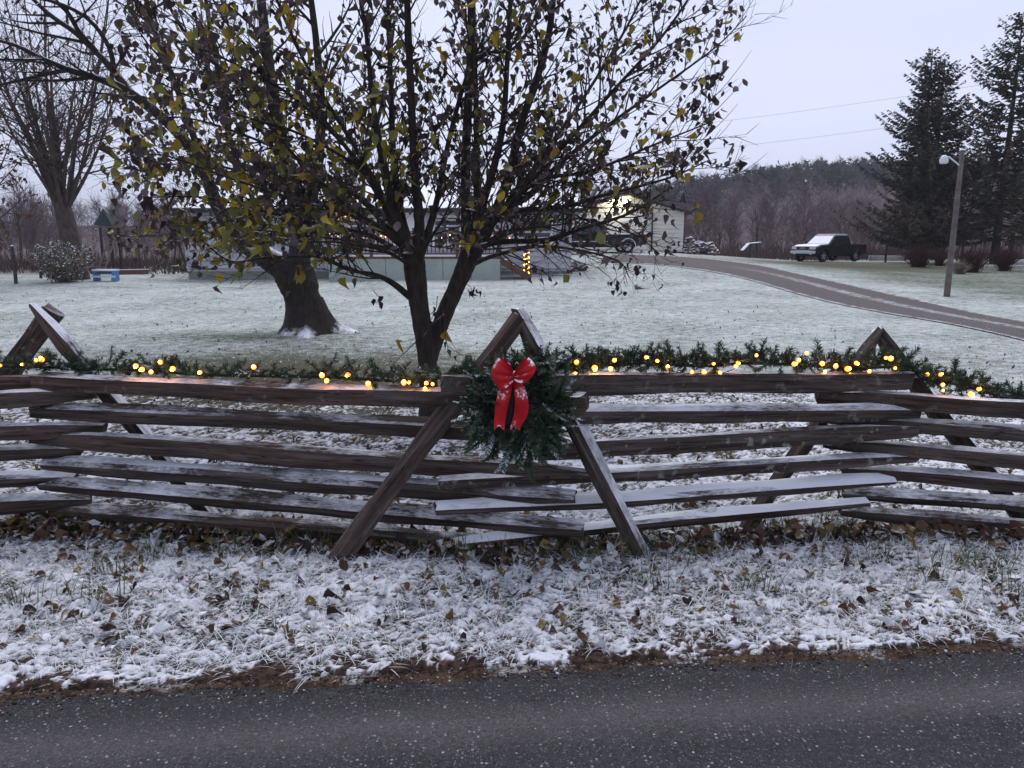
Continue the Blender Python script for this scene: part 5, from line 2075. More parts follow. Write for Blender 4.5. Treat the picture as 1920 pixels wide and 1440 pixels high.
def deck():
    yd = 29.2
    x0, x1 = -6.9, -0.45
    zb = float(gz(-3, yd))
    root = empty("porch_deck", Vector(((x0 + x1) / 2, yd, zb)), "raised deck with pale green skirting and lit railing in front of the house", "deck")
    zf = zb + 0.82
    MB().box(((x0 + x1) / 2, yd + 1.1, zf), (x1 - x0, 2.2, 0.10)).obj("floor", M_DECK, root)
    # skirting panels
    nP = 6
    wd = (x1 - x0) / nP
    for i in range(nP):
        MB().box((x0 + wd * (i + 0.5), yd - 0.01, zb + 0.34), (wd - 0.018, 0.03, 0.86)).obj("skirting_panel", M_GREEN, root)
    MB().box((x1 - 0.015, yd + 1.1, zb + 0.34), (0.03, 2.2, 0.86)).obj("skirting_panel", M_GREEN, root)
    MB().box(((x0 + x1) / 2, yd + 0.03, zf + 0.95), (x1 - x0, 0.09, 0.05)).obj("handrail", M_DECK, root)
    MB().box(((x0 + x1) / 2, yd + 0.03, zf + 0.16), (x1 - x0, 0.05, 0.05)).obj("bottom_rail", M_DECK, root)
    n = 44
    bm = MB().box((0, 0, 0), (0.04, 0.04, 0.72)).mesh("baluster", M_DECK)
    for i in range(n):
        link("baluster", bm, root, Matrix.Translation((x0 + 0.1 + (x1 - x0 - 0.2) * i / (n - 1), yd + 0.03, zf + 0.55)))
    pm = MB().box((0, 0, 0), (0.11, 0.11, 1.15)).mesh("post", M_DECK)
    for i in range(5):
        link("post", pm, root, Matrix.Translation((x0 + (x1 - x0) * i / 4, yd + 0.08, zf + 0.52)))
    # stairs at the right end
    st = MB()
    for k in range(4):
        o = MB().box((x1 + 0.16 + 0.26 * k, yd + 0.6, zf - 0.10 - 0.19 * k), (0.30, 1.1, 0.05)).obj("step", M_STEP, root)
    for dy in (0.04, 1.16):
        MB().bar((x1, yd + dy, zf - 0.1), (x1 + 1.15, yd + dy, zb + 0.05), 0.05, 0.24).obj("stringer", M_DECK, root)
    # string lights along the handrail
    rng = random.Random(3)
    sphere = small_bulb(0.022)
    ls = empty("railing_lights", Vector(((x0 + x1) / 2, yd - 0.05, zf + 0.9)), "warm string lights looped along the deck railing", "string lights")
    cord = []
    for i in range(40):
        x = x0 + 0.1 + (x1 - x0 - 0.2) * i / 39
        z = zf + 0.93 - 0.09 * abs(math.sin(i * 0.55))
        cord.append(Vector((x, yd - 0.05, z + 0.02)))
        if i % 2 == 0 or rng.random() < 0.4:
            link("bulb", sphere, ls, Matrix.Translation((x, yd - 0.06, z - 0.02 - rng.uniform(0, 0.12))))
    MB().tube(cord, [0.006] * len(cord), 4).obj("light_cord", M_WIRE, ls)
    # the lit newel post at the foot of the stairs
    pb = at(987, 516, yd + 0.2)
    pb.z = float(gz(pb.x, pb.y))
    post = empty("lit_post", pb, "stair post wrapped in warm lights at the right end of the deck", "post")
    MB().box(pb + Vector((0, 0, 0.52)), (0.12, 0.12, 1.08)).obj("post", M_DECK, post)
    MB().box(pb + Vector((0, 0, 1.08)), (0.17, 0.17, 0.05)).obj("cap", M_STEP, post)
    cord = []
    for i in range(46):
        a = i * 0.72
        c = pb + Vector((0.085 * math.cos(a), 0.085 * math.sin(a), 0.05 + 0.99 * i / 45))
        cord.append(c)
        link("bulb", sphere, post, Matrix.Translation(c + Vector((0.02 * math.cos(a), 0.02 * math.sin(a), 0))))
    MB().tube(cord, [0.006] * len(cord), 4).obj("light_cord", M_WIRE, post)
    MB().bar(pb + Vector((0, 0, 1.0)), Vector((x1 + 0.02, yd + 0.1, zf + 0.93)), 0.05, 0.06).obj("handrail", M_DECK, post)
    for i in range(7):
        p = (pb + Vector((0, 0, 1.05))).lerp(Vector((x1, yd + 0.05, zf + 0.98)), (i + 0.5) / 7)
        link("bulb", sphere, post, Matrix.Translation(p))
    # lights by the door seen through the leaves
    w = empty("door_wreath_lights", Vector((-6.6, 31.3, 2.5)), "cluster of orange lights under the eave left of the twin-stemmed trunk", "string lights")
    c0 = at(645, 408, 31.3)
    cord = []
    for i in range(14):
        p = c0 + Vector((rng.uniform(-0.33, 0.33), 0, rng.uniform(-0.14, 0.16)))
        cord.append(p)
        link("bulb", sphere, w, Matrix.Translation(p))
    cord.sort(key=lambda v: v.x)
    MB().tube([c + Vector((0, 0.03, 0)) for c in cord], [0.006] * 14, 4).obj("light_cord", M_WIRE, w)


def small_bulb(r):
    mb = MB()
    n = 6
    vs, fs = [(0, 0, -r)], []
    for z, q in ((-0.5, 0.85), (0.5, 0.85)):
        for k in range(n):
            a = 2 * math.pi * k / n
            vs.append((r * q * math.cos(a), r * q * math.sin(a), z * r))
    vs.append((0, 0, r * 1.4))
    for k in range(n):
        k2 = (k + 1) % n
        fs += [(0, 1 + k2, 1 + k), (1 + k, 1 + k2, 1 + n + k2, 1 + n + k), (1 + n + k, 1 + n + k2, 2 * n + 1)]
    mb.add(vs, fs)
    return mb.mesh("bulb", M_BULB_FAR, True)


deck()


def garage():
    yw = 51.0
    x1 = at(1281, 440, yw).x
    x0 = x1 - 7.4
    zb = float(gz((x0 + x1) / 2, yw)) - 0.05
    ze = at(1280, 398, yw).z
    xm = (x0 + x1) / 2
    zr = ze + 1.05
    root = empty("garage", Vector((xm, yw, zb)), "cream-sided gabled garage with a floodlight behind the dark parked truck", "garage")
    poly = [(x0, zb), (x1, zb), (x1, ze), (xm, zr), (x0, ze)]
    mb = MB().prism(poly, yw, yw + 8)
    me = mb.mesh("wall", M_CREAM)
    fixn(me)
    w = link("wall", me, root)

    def top(x):
        return ze + (zr - ze) * (1 - abs(x - xm) / (x1 - xm))
    xd = at(1222, 440, yw).x
    clapboards(w, xd + 0.06, x1, yw, zb + 0.12, ze - 0.05, 0.27, M_CREAM)
    # wide door left of the corner strip
    door = link("garage_door", None, root, Matrix.Translation((xm - 1, yw, zb)))
    dx0, dx1 = x0 + 0.5, xd - 0.35
    for r_ in range(4):
        MB().box(((dx0 + dx1) / 2, yw - 0.02, zb + 0.42 + 0.58 * r_), (dx1 - dx0, 0.05, 0.56)).obj("panel", M_TRIM, door)
    clapboards(w, x0, x1, yw, ze + 0.0, zr, 0.27, M_CREAM, top)
    MB().box((xd, yw - 0.05, (zb + ze) / 2), (0.09, 0.08, ze - zb)).obj("downspout", M_DARK, root)
    for s in (-1, 1):
        e = Vector((xm + s * (x1 - xm + 0.45), 0, ze - 0.13))
        n_ = Vector((xm, 0, zr + 0.02))
        vs = []
        for yy in (yw - 0.35, yw + 8.3):
            for p, dz in ((e, 0), (n_, 0), (n_, 0.14), (e, 0.14)):
                vs.append((p.x, yy, p.z + dz))
        fs = [(0, 1, 2, 3), (7, 6, 5, 4), (0, 4, 5, 1), (3, 2, 6, 7), (0, 3, 7, 4), (1, 5, 6, 2)]
        me = MB().add(vs, fs).mesh("roof_slope", M_SHINGLE)
        fixn(me)
        r = link("roof_slope", me, root)
        vs2 = [(e.x, yw - 0.3, e.z + 0.16), (n_.x, yw - 0.3, n_.z + 0.16), (n_.x, yw + 8.2, n_.z + 0.16), (e.x, yw + 8.2, e.z + 0.16)]
        MB().add(vs2, [(0, 1, 2, 3)]).obj("roof_snow", M_ROOFSNOW, r)
    # floodlight, lit
    L = at(1156, 377, yw - 0.3)
    fl = empty("floodlight", L, "bright lit floodlight on the garage gable", "floodlight")
    MB().box(L + Vector((0, 0.2, 0.0)), (0.12, 0.2, 0.12)).obj("bracket", M_DARK, fl)
    for dx in (-0.16, 0.55):
        mb = MB().tube([L + Vector((dx, 0.12, 0.03)), L + Vector((dx, 0.0, -0.02)), L + Vector((dx, -0.06, -0.04))], [0.05, 0.10, 0.13], 10)
        mb.obj("lamp_head", mat_glow("flood_glow", (1.0, 0.90, 0.55), 40.0), fl)
    pd = bpy.data.lights.new("flood_beam", 'POINT')
    pd.energy = 70
    pd.color = (1.0, 0.86, 0.55)
    pd.shadow_soft_size = 0.15
    po = bpy.data.objects.new("flood_beam", pd)
    COL.objects.link(po)
    po.location = L + Vector((0, -0.35, -0.05))


garage()

# ================================================================== PICKUPS
M_TYRE = simple("tyre_rubber", (0.012, 0.012, 0.013), 0.9, 0.2, 10)
M_RIM = simple("alloy_rim", (0.35, 0.35, 0.37), 0.35, 0.1, 10, 0.7)
M_CHROME = simple("chrome", (0.55, 0.56, 0.58), 0.25, 0.05, 10, 0.8)
M_LAMP = simple("clear_lamp", (0.55, 0.57, 0.60), 0.15, 0.05, 10)
M_TAIL = simple("tail_lamp_red", (0.55, 0.03, 0.015), 0.3, 0.1, 10)
M_BLACKTRIM = simple("black_trim", (0.012, 0.012, 0.013), 0.6, 0.1, 10)


def car_paint(name, c, th):
    k = NT(name)
    b, f = k.snow(k.ramp(k.noise(k.obj(), 3, 2), [(0.3, tuple(x * 0.9 for x in c)), (0.7, c)]), th, 0.10, 7, 0.35, k.obj())
    k.b.inputs['Coat Weight'].default_value = 0.0
    r = k.mapr(f, 0, 1, 0.40, 0.8)
    k.l(r, k.b.inputs['Roughness'])
    k.l(b, k.b.inputs['Base Color'])
    return k.m


def bevel_mesh(me, off, seg=2):
    bm = bmesh.new()
    bm.from_mesh(me)
    bmesh.ops.recalc_face_normals(bm, faces=bm.faces)
    ed = [e for e in bm.edges if e.calc_face_angle(0) > 0.5]
    bmesh.ops.bevel(bm, geom=ed, offset=off, segments=seg, affect='EDGES', clamp_overlap=True)
    bm.to_mesh(me)
    bm.free()
    return me


def pickup(label, base, rz, paint, snowmat, crew=True, Lb=5.25, W=1.76, stripe=False, glass_snow=True, letters=None):
    """front at -x, built at the origin, then placed"""
    M = Matrix.Translation(base) @ Matrix.Rotation(rz, 4, 'Z')
    root = empty("pickup_truck", base, label, "pickup truck", "parked pickups")
    hw = W / 2
    x0, x1 = -Lb / 2, Lb / 2
    wr = 0.365
    fx, rx = x0 + 0.92, x1 - 1.12

    def arch(cx, r=0.45, n=7):
        return [(cx + r * math.cos(a), wr + r * math.sin(a)) for a in np.linspace(math.pi, 0, n)]
    cab0, cab1 = x0 + 1.42, (x1 - 1.62)
    if not crew:
        cab1 = x1 - 2.35
    belt = 1.06
    zb = 0.42

    def part(name, mb, mat, parent=root, bev=0.0, smooth=False):
        me = mb.mesh(name, mat)
        if bev:
            bevel_mesh(me, bev)
        else:
            fixn(me)
        if smooth:
            me.polygons.foreach_set("use_smooth", [True] * len(me.polygons))
        return link(name, me, parent, M)

    # lower body: front clip + cab, one outline; bed separately
    af = arch(fx)
    prof = [(x0 + 0.10, 0.50)] + af[0:1] + af[1:] + [(cab1, zb)] + [(cab1, belt), (cab0 + 0.02, belt), (x0 + 0.55, belt - 0.04), (x0 + 0.16, belt - 0.13), (x0 + 0.07, 0.80)]
    prof = [p for p in prof]
    part("body", MB().prism(prof, -hw, hw), paint, bev=0.045)
    # bed: two sides, floor, front and tailgate
    ar = arch(rx)
    bp = [(cab1 + 0.03, zb + 0.02)] + ar + [(x1 - 0.03, zb + 0.10), (x1 - 0.03, belt + 0.0), (cab1 + 0.03, belt + 0.0)]
    for s in (-1, 1):
        ya, yb = (hw - 0.10, hw - 0.005) if s > 0 else (-hw + 0.005, -hw + 0.10)
        part("bed_side", MB().prism(bp, ya, yb), paint, bev=0.02)
    part("bed_floor", MB().box(((cab1 + x1) / 2, 0, 0.66), (x1 - cab1 - 0.12, W - 0.22, 0.05)), snowmat)
    part("tailgate", MB().box((x1 - 0.05, 0, 0.82), (0.06, W - 0.22, 0.48)), paint, bev=0.015)
    part("bed_front", MB().box((cab1 + 0.07, 0, 0.84), (0.05, W - 0.22, 0.42)), paint)
    # greenhouse: tapered cab
    rz_ = 1.66 if crew else 1.74
    ws = 0.70 if crew else 0.6
    b0, b1 = cab0 - 0.02, cab1 - 0.02
    t0, t1 = cab0 + ws, cab1 - (0.20 if crew else 0.12)
    inw = 0.15
    def cabring(z, xa, xb, yy):
        return [(xa, -yy, z), (xb, -yy, z), (xb, yy, z), (xa, yy, z)]
    v = cabring(belt - 0.01, b0, b1, hw - 0.03) + cabring(rz_ - 0.05, t0, t1, hw - inw) + cabring(rz_, t0 + 0.12, t1 - 0.08, hw - inw - 0.10)
    f = [(0, 3, 2, 1)]
    for r_ in range(2):
        for k in range(4):
            f.append((r_ * 4 + k, r_ * 4 + (k + 1) % 4, r_ * 4 + 4 + (k + 1) % 4, r_ * 4 + 4 + k))
    f.append((8, 9, 10, 11))
    part("cab", MB().add(v, f), paint, bev=0.03)
    # roof and hood snow sheets
    part("roof_snow", MB().box(((t0 + t1) / 2 + 0.02, 0, rz_ + 0.012), (t1 - t0 - 0.12, 2 * (hw - inw - 0.08), 0.035)), M_ROOFSNOW, bev=0.015)
    hood = MB().add([(x0 + 0.20, -hw + 0.10, belt - 0.115), (x0 + 0.20, hw - 0.10, belt - 0.115), (x0 + 0.57, hw - 0.08, belt - 0.02), (x0 + 0.57, -hw + 0.08, belt - 0.02),
                     (cab0 + 0.0, hw - 0.08, belt + 0.02), (cab0 + 0.0, -hw + 0.08, belt + 0.02)], [(0, 1, 2, 3), (3, 2, 4, 5)])
    part("hood_snow", hood, M_ROOFSNOW if glass_snow else paint)

    def on_side(xa, xb, za, zb_, s, inset):
        """quad on the slanted cab side between heights"""
        def yat(z):
            u = (z - belt) / (rz_ - 0.05 - belt)
            return (hw - 0.03) + (inw - 0.03) * -u + 0.012
        return [(xa[0], s * yat(za), za), (xb[0], s * yat(za), za), (xb[1], s * yat(zb_), zb_), (xa[1], s * yat(zb_), zb_)]
    zw0, zw1 = belt + 0.03, rz_ - 0.11
    u0 = (zw0 - belt) / (rz_ - 0.05 - belt)
    u1 = (zw1 - belt) / (rz_ - 0.05 - belt)
    fa = (b0 + (t0 - b0) * u0 + 0.12, b0 + (t0 - b0) * u1 + 0.10)
    fe = (b1 + (t1 - b1) * u0 - 0.10, b1 + (t1 - b1) * u1 - 0.08)
    mid = (fa[0] + fe[0]) / 2 + 0.12 if crew else None
    for s in (-1, 1):
        spans = [(fa, fe)] if not crew else [(fa, (mid - 0.05, mid - 0.05)), ((mid + 0.05, mid + 0.05), fe)]
        for xa, xb in spans:
            q = on_side(xa, xb, zw0, zw1, s, 0)
            part("side_window", MB().add(q, [(0, 1, 2, 3)]), M_GLASS)
        # door seams and handles
        xs_ = [cab0 + 0.18, mid if crew else cab1 - 0.25] + ([cab1 - 0.12] if crew else [])
        for xd in xs_:
            part("door_seam", MB().box((xd, s * (hw + 0.001), 0.76), (0.012, 0.006, 0.58)), M_BLACKTRIM)
        for xd in xs_[1:]:
            part("door_handle", MB().box((xd - 0.14, s * (hw + 0.015), 0.95), (0.16, 0.03, 0.035)), M_CHROME if stripe else paint)
        part("mirror", MB().box((cab0 + 0.30, s * (hw + 0.10), belt + 0.09), (0.12, 0.18, 0.15)), M_BLACKTRIM, bev=0.02)
        for cx, r_ in ((fx, 0.455), (rx, 0.455)):
            pts = [(cx + r_ * math.cos(a), s * (hw + 0.005), wr + r_ * math.sin(a)) for a in np.linspace(math.pi * 1.02, -0.02 * math.pi, 13)]
            part("wheel_arch", MB().tube(pts, [0.035] * 13, 5), paint if not stripe else M_CHROME)
        if stripe:
            part("side_stripe", MB().box(((cab0 + cab1) / 2 + 0.1, s * (hw + 0.006), 0.66), (cab1 - cab0 - 0.1, 0.012, 0.06)), M_CHROME)
        part("tail_lamp", MB().box((x1 - 0.06, s * (hw - 0.06), 0.88), (0.09, 0.135, 0.30)), M_TAIL)
        part("headlight", MB().box((x0 + 0.13, s * (hw - 0.24), 0.83), (0.13, 0.40, 0.19)), M_LAMP, bev=0.03)
        part("fog_lamp", MB().box((x0 + 0.03, s * (hw - 0.30), 0.50), (0.05, 0.14, 0.08)), M_LAMP)
        for cx in (fx, rx):
            wmb = MB()
            ring = [(0.23, -0.10), (0.33, -0.115), (wr, -0.08), (wr, 0.08), (0.33, 0.115), (0.23, 0.10)]
            n = 20
            vs, fs = [], []
            for (r_, yy) in ring:
                for k in range(n):
                    a = 2 * math.pi * k / n
                    vs.append((cx + r_ * math.cos(a), s * (hw - 0.11) + yy, wr + r_ * math.sin(a)))
            for i in range(len(ring)):
                i2 = (i + 1) % len(ring)
                for k in range(n):
                    fs.append((i * n + k, i * n + (k + 1) % n, i2 * n + (k + 1) % n, i2 * n + k))
            wh = part("wheel", MB().box((cx, s * (hw - 0.11), wr), (0.12, 0.12, 0.12)), M_BLACKTRIM)
            part("tyre", wmb.add(vs, fs), M_TYRE, wh, smooth=False)
            rm = MB()
            yo = s * (hw - 0.035)
            rm.tube([(cx, yo - s * 0.03, wr), (cx, yo + s * 0.0, wr)], [0.075, 0.06], 10)
            for k in range(5):
                a = 2 * math.pi * k / 5 + 0.3
                rm.bar((cx + 0.05 * math.cos(a), yo - s * 0.015, wr + 0.05 * math.sin(a)), (cx + 0.22 * math.cos(a), yo - s * 0.02, wr + 0.22 * math.sin(a)), 0.03, 0.085)
            vv = [(cx + 0.232 * math.cos(a), yo - s * 0.02, wr + 0.232 * math.sin(a)) for a in np.linspace(0, 2 * math.pi, 17)]
            rm.tube(vv, [0.02] * 17, 5, False)
            part("rim", rm, M_RIM, wh)
    # windscreen, rear window
    def front_quad(z):
        u = (z - belt) / (rz_ - 0.05 - belt)
        return b0 + (t0 - b0) * u - 0.012, hw - 0.03 - (inw - 0.03) * u - 0.10
    xa, ya = front_quad(belt + 0.04)
    xb, yb = front_quad(rz_ - 0.09)
    part("windscreen", MB().add([(xa, -ya, belt + 0.04), (xa, ya, belt + 0.04), (xb, yb, rz_ - 0.09), (xb, -yb, rz_ - 0.09)], [(0, 1, 2, 3)]), M_ROOFSNOW if glass_snow else M_GLASS)
    part("rear_window", MB().add([(b1 + 0.0, -0.6, belt + 0.08), (b1 + 0.0, 0.6, belt + 0.08), (t1 + 0.03, 0.55, rz_ - 0.12), (t1 + 0.03, -0.55, rz_ - 0.12)], [(0, 1, 2, 3)]), M_GLASS)
    # grille, bumpers
    g = part("grille", MB().box((x0 + 0.075, 0, 0.82), (0.07, 0.86, 0.22)), M_BLACKTRIM)
    fr = MB()
    for dz in (-0.115, 0.115):
        fr.box((x0 + 0.05, 0, 0.82 + dz), (0.05, 0.92, 0.03))
    for dy in (-0.45, 0.45):
        fr.box((x0 + 0.05, dy, 0.82), (0.05, 0.03, 0.20))
    part("grille_frame", fr, M_CHROME, g)
    part("front_bumper", MB().box((x0 + 0.05, 0, 0.60), (0.16, W - 0.04, 0.17)), M_CHROME if stripe else snowmat, bev=0.03)
    part("air_dam", MB().box((x0 + 0.14, 0, 0.46), (0.14, W - 0.12, 0.14)), M_BLACKTRIM)
    part("rear_bumper", MB().box((x1 + 0.03, 0, 0.54), (0.13, W - 0.06, 0.15)), M_CHROME if stripe else M_BLACKTRIM, bev=0.02)
    part("chassis", MB().box((0, 0, 0.40), (Lb - 1.0, 0.9, 0.14)), M_BLACKTRIM)
    if letters:
        cu = bpy.data.curves.new("grille_letters", 'FONT')
        cu.body = letters
        cu.size = 0.17
        cu.extrude = 0.008
        cu.align_x = 'CENTER'
        cu.align_y = 'CENTER'
        tmp = bpy.data.objects.new("tmp_letters", cu)
        COL.objects.link(tmp)
        me = bpy.data.meshes.new_from_object(tmp)
        bpy.data.objects.remove(tmp)
        me.materials.clear()
        me.materials.append(M_CHROME)
        me.name = "grille_letters"
        link("grille_letters", me, g, M @ Matrix.Translation((x0 + 0.03, 0, 0.82)) @ Matrix.Rotation(R(-90), 4, 'Z') @ Matrix.Rotation(R(90), 4, 'X'))
    return root


P_BLUE = car_paint("dark_blue_paint", (0.004, 0.0065, 0.012), 0.90)
P_BLACK = car_paint("dark_green_black_paint", (0.006, 0.009, 0.010), 0.85)
M_BUMP_SNOW = simple("frosted_bumper", (0.55, 0.57, 0.62), 0.6, 0.1, 5)
b1 = by(1553, 48.5)
pickup("dark blue crew-cab pickup with snow on hood and windscreen at the driveway's end", b1, R(33), P_BLUE, M_BUMP_SNOW, True, letters="GMC")
b2 = by(1112, 45.5)
pickup("dark long-bed pickup with side stripe parked in front of the garage", b2, R(4), P_BLACK, M_BUMP_SNOW, False, 5.9, 1.95, True)

# ================================================================== SMALL YARD THINGS
M_POLE = simple("grey_pole_wood", (0.15, 0.125, 0.12), 0.9, 0.3, 5)
M_LAMPW = simple("lamp_white", (0.75, 0.77, 0.80), 0.4, 0.05, 6)
M_OLDPOST = simple("old_post_wood", (0.055, 0.045, 0.042), 0.9, 0.3, 6)


def light_pole():
    b = ground(1775, 556)
    top = at(1797, 282, b.y)
    root = empty("light_pole", b, "grey wooden pole with a white yard lamp beside the driveway", "light pole")
    n = 8
    MB().tube([b.lerp(Vector((b.x + 0.02, b.y, top.z)), i / n) - Vector((0, 0, 0.2 if i == 0 else 0)) for i in range(n + 1)], [0.088 - 0.028 * i / n for i in range(n + 1)], 10, True).obj("pole", M_POLE, root, True)
    p = Vector((b.x, b.y, at(1797, 312, b.y).z))
    lp = at(1770, 300, b.y - 0.05)
    arm = [p, p + Vector((-0.12, 0, 0.10)), lp + Vector((0.12, 0, 0.09)), lp + Vector((0, 0, 0.07))]
    MB().tube(arm, [0.02] * 4, 6).obj("arm", M_LAMPW, root)
    hd = link("lamp_head", MB().tube([lp + Vector((0, 0, 0.13)), lp + Vector((0, 0, 0.09)), lp + Vector((0, 0, 0.03))], [0.04, 0.085, 0.10], 12).mesh("lamp_head", M_LAMPW), root)
    MB().tube([lp + Vector((0, 0, 0.025)), lp + Vector((0, 0, -0.07)), lp + Vector((0, 0, -0.10))], [0.12, 0.11, 0.085], 12).obj("lens", M_LAMPW, hd)
    MB().tube([Vector((b.x + 0.02, b.y, top.z)), Vector((b.x + 0.02, b.y, top.z + 0.04))], [0.085, 0.06], 8).obj("cap", M_SNOW, root)


light_pole()

for px, py, h, r, lab in [(30, 532, 1.35, 0.06, "leftmost old fence post at the back of the lawn"),
                          (77, 522, 1.35, 0.055, "old fence post just left of the snowy shrub"),
                          (173, 513, 1.2, 0.045, "thin old fence post right of the snowy shrub"),
                          (262, 507, 1.6, 0.05, "dark post behind the log beside the play tower")]:
    b = ground(px, py)
    root = empty("fence_post", b, lab, "post", "old fence posts")
    MB().tube([b - Vector((0, 0, 0.1)), b + Vector((0.03, 0, h * 0.5)), b + Vector((0.02, 0, h))], [r * 1.1, r, r * 0.9], 7).obj("post", M_OLDPOST, root)
    MB().tube([b + Vector((0.02, 0, h)), b + Vector((0.02, 0, h + 0.035))], [r * 0.95, r * 0.5], 7).obj("snow_cap", M_SNOW, root)
for px, Y, h, r, lab in [(1660, 50, 1.35, 0.07, "dark fence post right of the parked blue pickup"), (1733, 51, 1.5, 0.07, "dark fence post behind the left red bush"),
                         (1802, 50, 1.3, 0.08, "dark fence post right behind the light pole"), (1893, 46, 1.9, 0.12, "stout dark post at the right edge of the picture")]:
    b = by(px, Y)
    root = empty("fence_post", b, lab, "post", "old fence posts")
    MB().tube([b - Vector((0, 0, 0.1)), b + Vector((0, 0, h))], [r, r * 0.9], 7).obj("post", M_OLDPOST, root)
    MB().tube([b + Vector((0, 0, h)), b + Vector((0, 0, h + 0.03))], [r * 0.9, r * 0.5], 7).obj("snow_cap", M_SNOW, root)


def play_tower():
    b = ground(196, 513)
    k = b.y / 1430
    root = empty("play_tower", b, "dark wooden play tower with peaked roof and ladder at far left", "play tower")
    m = M_OLDPOST
    zt = at(196, 425, b.y).z
    w = 0.75
    for i, (dx, dy) in enumerate(((-0.0, 0), (w * 0.55, 0.1), (0.05, w), (w * 0.6, w))):
        MB().box(b + Vector((dx, dy, (zt - b.z) / 2)), (0.09, 0.09, zt - b.z)).obj("post", m, root)
    MB().box((b.x + w * 0.3, b.y + w / 2, zt), (w + 0.25, w + 0.2, 0.08)).obj("platform", simple("tower_board", (0.16, 0.12, 0.10), 0.9), root)
    c = Vector((b.x + w * 0.22, b.y + w / 2, zt + 0.06))
    hh = 0.78
    vs = [c + Vector((sx * 0.42, sy * 0.45, 0)) for sx, sy in ((-1, -1), (1, -1), (1, 1), (-1, 1))] + [c + Vector((-0.15, 0, hh))]
    MB().add(vs, [(0, 1, 4), (1, 2, 4), (2, 3, 4), (3, 0, 4), (3, 2, 1, 0)]).obj("roof", simple("tower_roof", (0.03, 0.045, 0.045), 0.8), root)
    lad = link("ladder", None, root, Matrix.Translation(b))
    f0, f1 = at(182, 513, b.y - 0.5), at(202, 452, b.y - 0.05)
    wv = Vector((0.30, 0.0, 0.0))
    for o in (Vector((0, 0, 0)), wv):
        MB().bar(f0 + o, f1 + o, 0.05, 0.07).obj("ladder_rail", simple("ladder_wood", (0.22, 0.17, 0.15), 0.9), lad)
    for i in range(8):
        p = f0.lerp(f1, (i + 0.6) / 8)
        MB().bar(p, p + wv, 0.04, 0.035).obj("rung", simple("rung_wood", (0.22, 0.17, 0.15), 0.9), lad)
    # swing beam reaching right behind the leaves
    e = at(330, 442, b.y + 0.3)
    MB().bar(Vector((c.x, b.y + 0.3, e.z)), e, 0.08, 0.1).obj("swing_beam", m, root)
    for s in (-0.5, 0.5):
        MB().bar(e, Vector((e.x + 0.1, e.y + s * 1.6, float(gz(e.x, e.y)))), 0.07, 0.07).obj("swing_leg", m, root)


play_tower()


def toy_table():
    b = ground(200, 527)
    root = empty("toy_picnic_table", b, "small blue and white plastic play table on the far left lawn", "play table")
    mb_ = simple("blue_plastic", (0.10, 0.24, 0.48), 0.5, 0.1, 3)
    mw = simple("white_plastic", (0.66, 0.66, 0.74), 0.5, 0.05, 3)
    MB().box(b + Vector((0, 0, 0.42)), (0.82, 0.5, 0.06)).obj("tabletop", M_ROOFSNOW, root)
    for dx in (-0.36, 0.36):
        MB().box(b + Vector((dx, 0, 0.2)), (0.08, 0.42, 0.4)).obj("leg", mb_, root)
    MB().box(b + Vector((0, 0.14, 0.33)), (0.64, 0.05, 0.12)).obj("panel", mb_, root)
    MB().box(b + Vector((0, -0.22, 0.18)), (0.86, 0.14, 0.07)).obj("seat", mw, root)
    MB().box(b + Vector((0.40, -0.2, 0.06)), (0.16, 0.16, 0.12)).obj("foot", mb_, root)


toy_table()
b = ground(245, 515)
lg = empty("timber_edging", b, "long snow-topped timber lying right of the blue play table", "timber")
a0, a1 = at(218, 511, b.y), at(278, 507, b.y + 0.2)
a0.z, a1.z = float(gz(a0.x, a0.y)) + 0.1, float(gz(a1.x, a1.y)) + 0.12
MB().bar(a0, a1, 0.16, 0.2).obj("beam", simple("edging_timber", (0.15, 0.08, 0.06), 0.9), lg)
MB().bar(a0 + Vector((0, 0, 0.115)), a1 + Vector((0, 0, 0.115)), 0.15, 0.03).obj("snow_cap", M_SNOW, lg)

M_LOGWOOD = simple("firewood", (0.11, 0.075, 0.06), 0.9, 0.4, 8, snow=(0.42, 0.22, 5, 0.7))


def log_pile(label, base, wx, wy, h, n, L, r, seed):
    rng = random.Random(seed)
    root = empty("firewood_pile", base, label, "firewood", "piles of firewood")
    for i in range(n):
        t = rng.random() ** 1.3
        x = rng.uniform(-1, 1) * wx / 2 * (1 - 0.55 * t)
        y = rng.uniform(-1, 1) * wy / 2 * (1 - 0.55 * t)
        c = base + Vector((x, y, 0.06 + h * t * rng.uniform(0.7, 1.0)))
        a = rng.uniform(0, math.pi)
        d = Vector((math.cos(a), math.sin(a), rng.gauss(0, 0.25))) * L / 2
        rr = r * rng.uniform(0.7, 1.2)
        MB().tube([c - d, c + d], [rr, rr * 0.9], 7, True, None, 0.12).obj("log", M_LOGWOOD, root)


log_pile("heap of snow-covered split firewood right of the garage", by(1318, 53), 2.1, 1.2, 0.85, 110, 0.42, 0.085, 1)
log_pile("taller dark stack of firewood against the garage corner", by(1290, 54), 0.8, 0.9, 1.15, 60, 0.45, 0.085, 2)
log_pile("snowy heap of wood and boards at the right end of the deck", ground(1020, 505), 0.9, 0.6, 0.42, 34, 0.5, 0.07, 3)
log_pile("low snow-covered heap of stones and wood on the lawn edge before the dark truck", ground(1075, 508), 1.0, 0.6, 0.30, 34, 0.40, 0.075, 4)

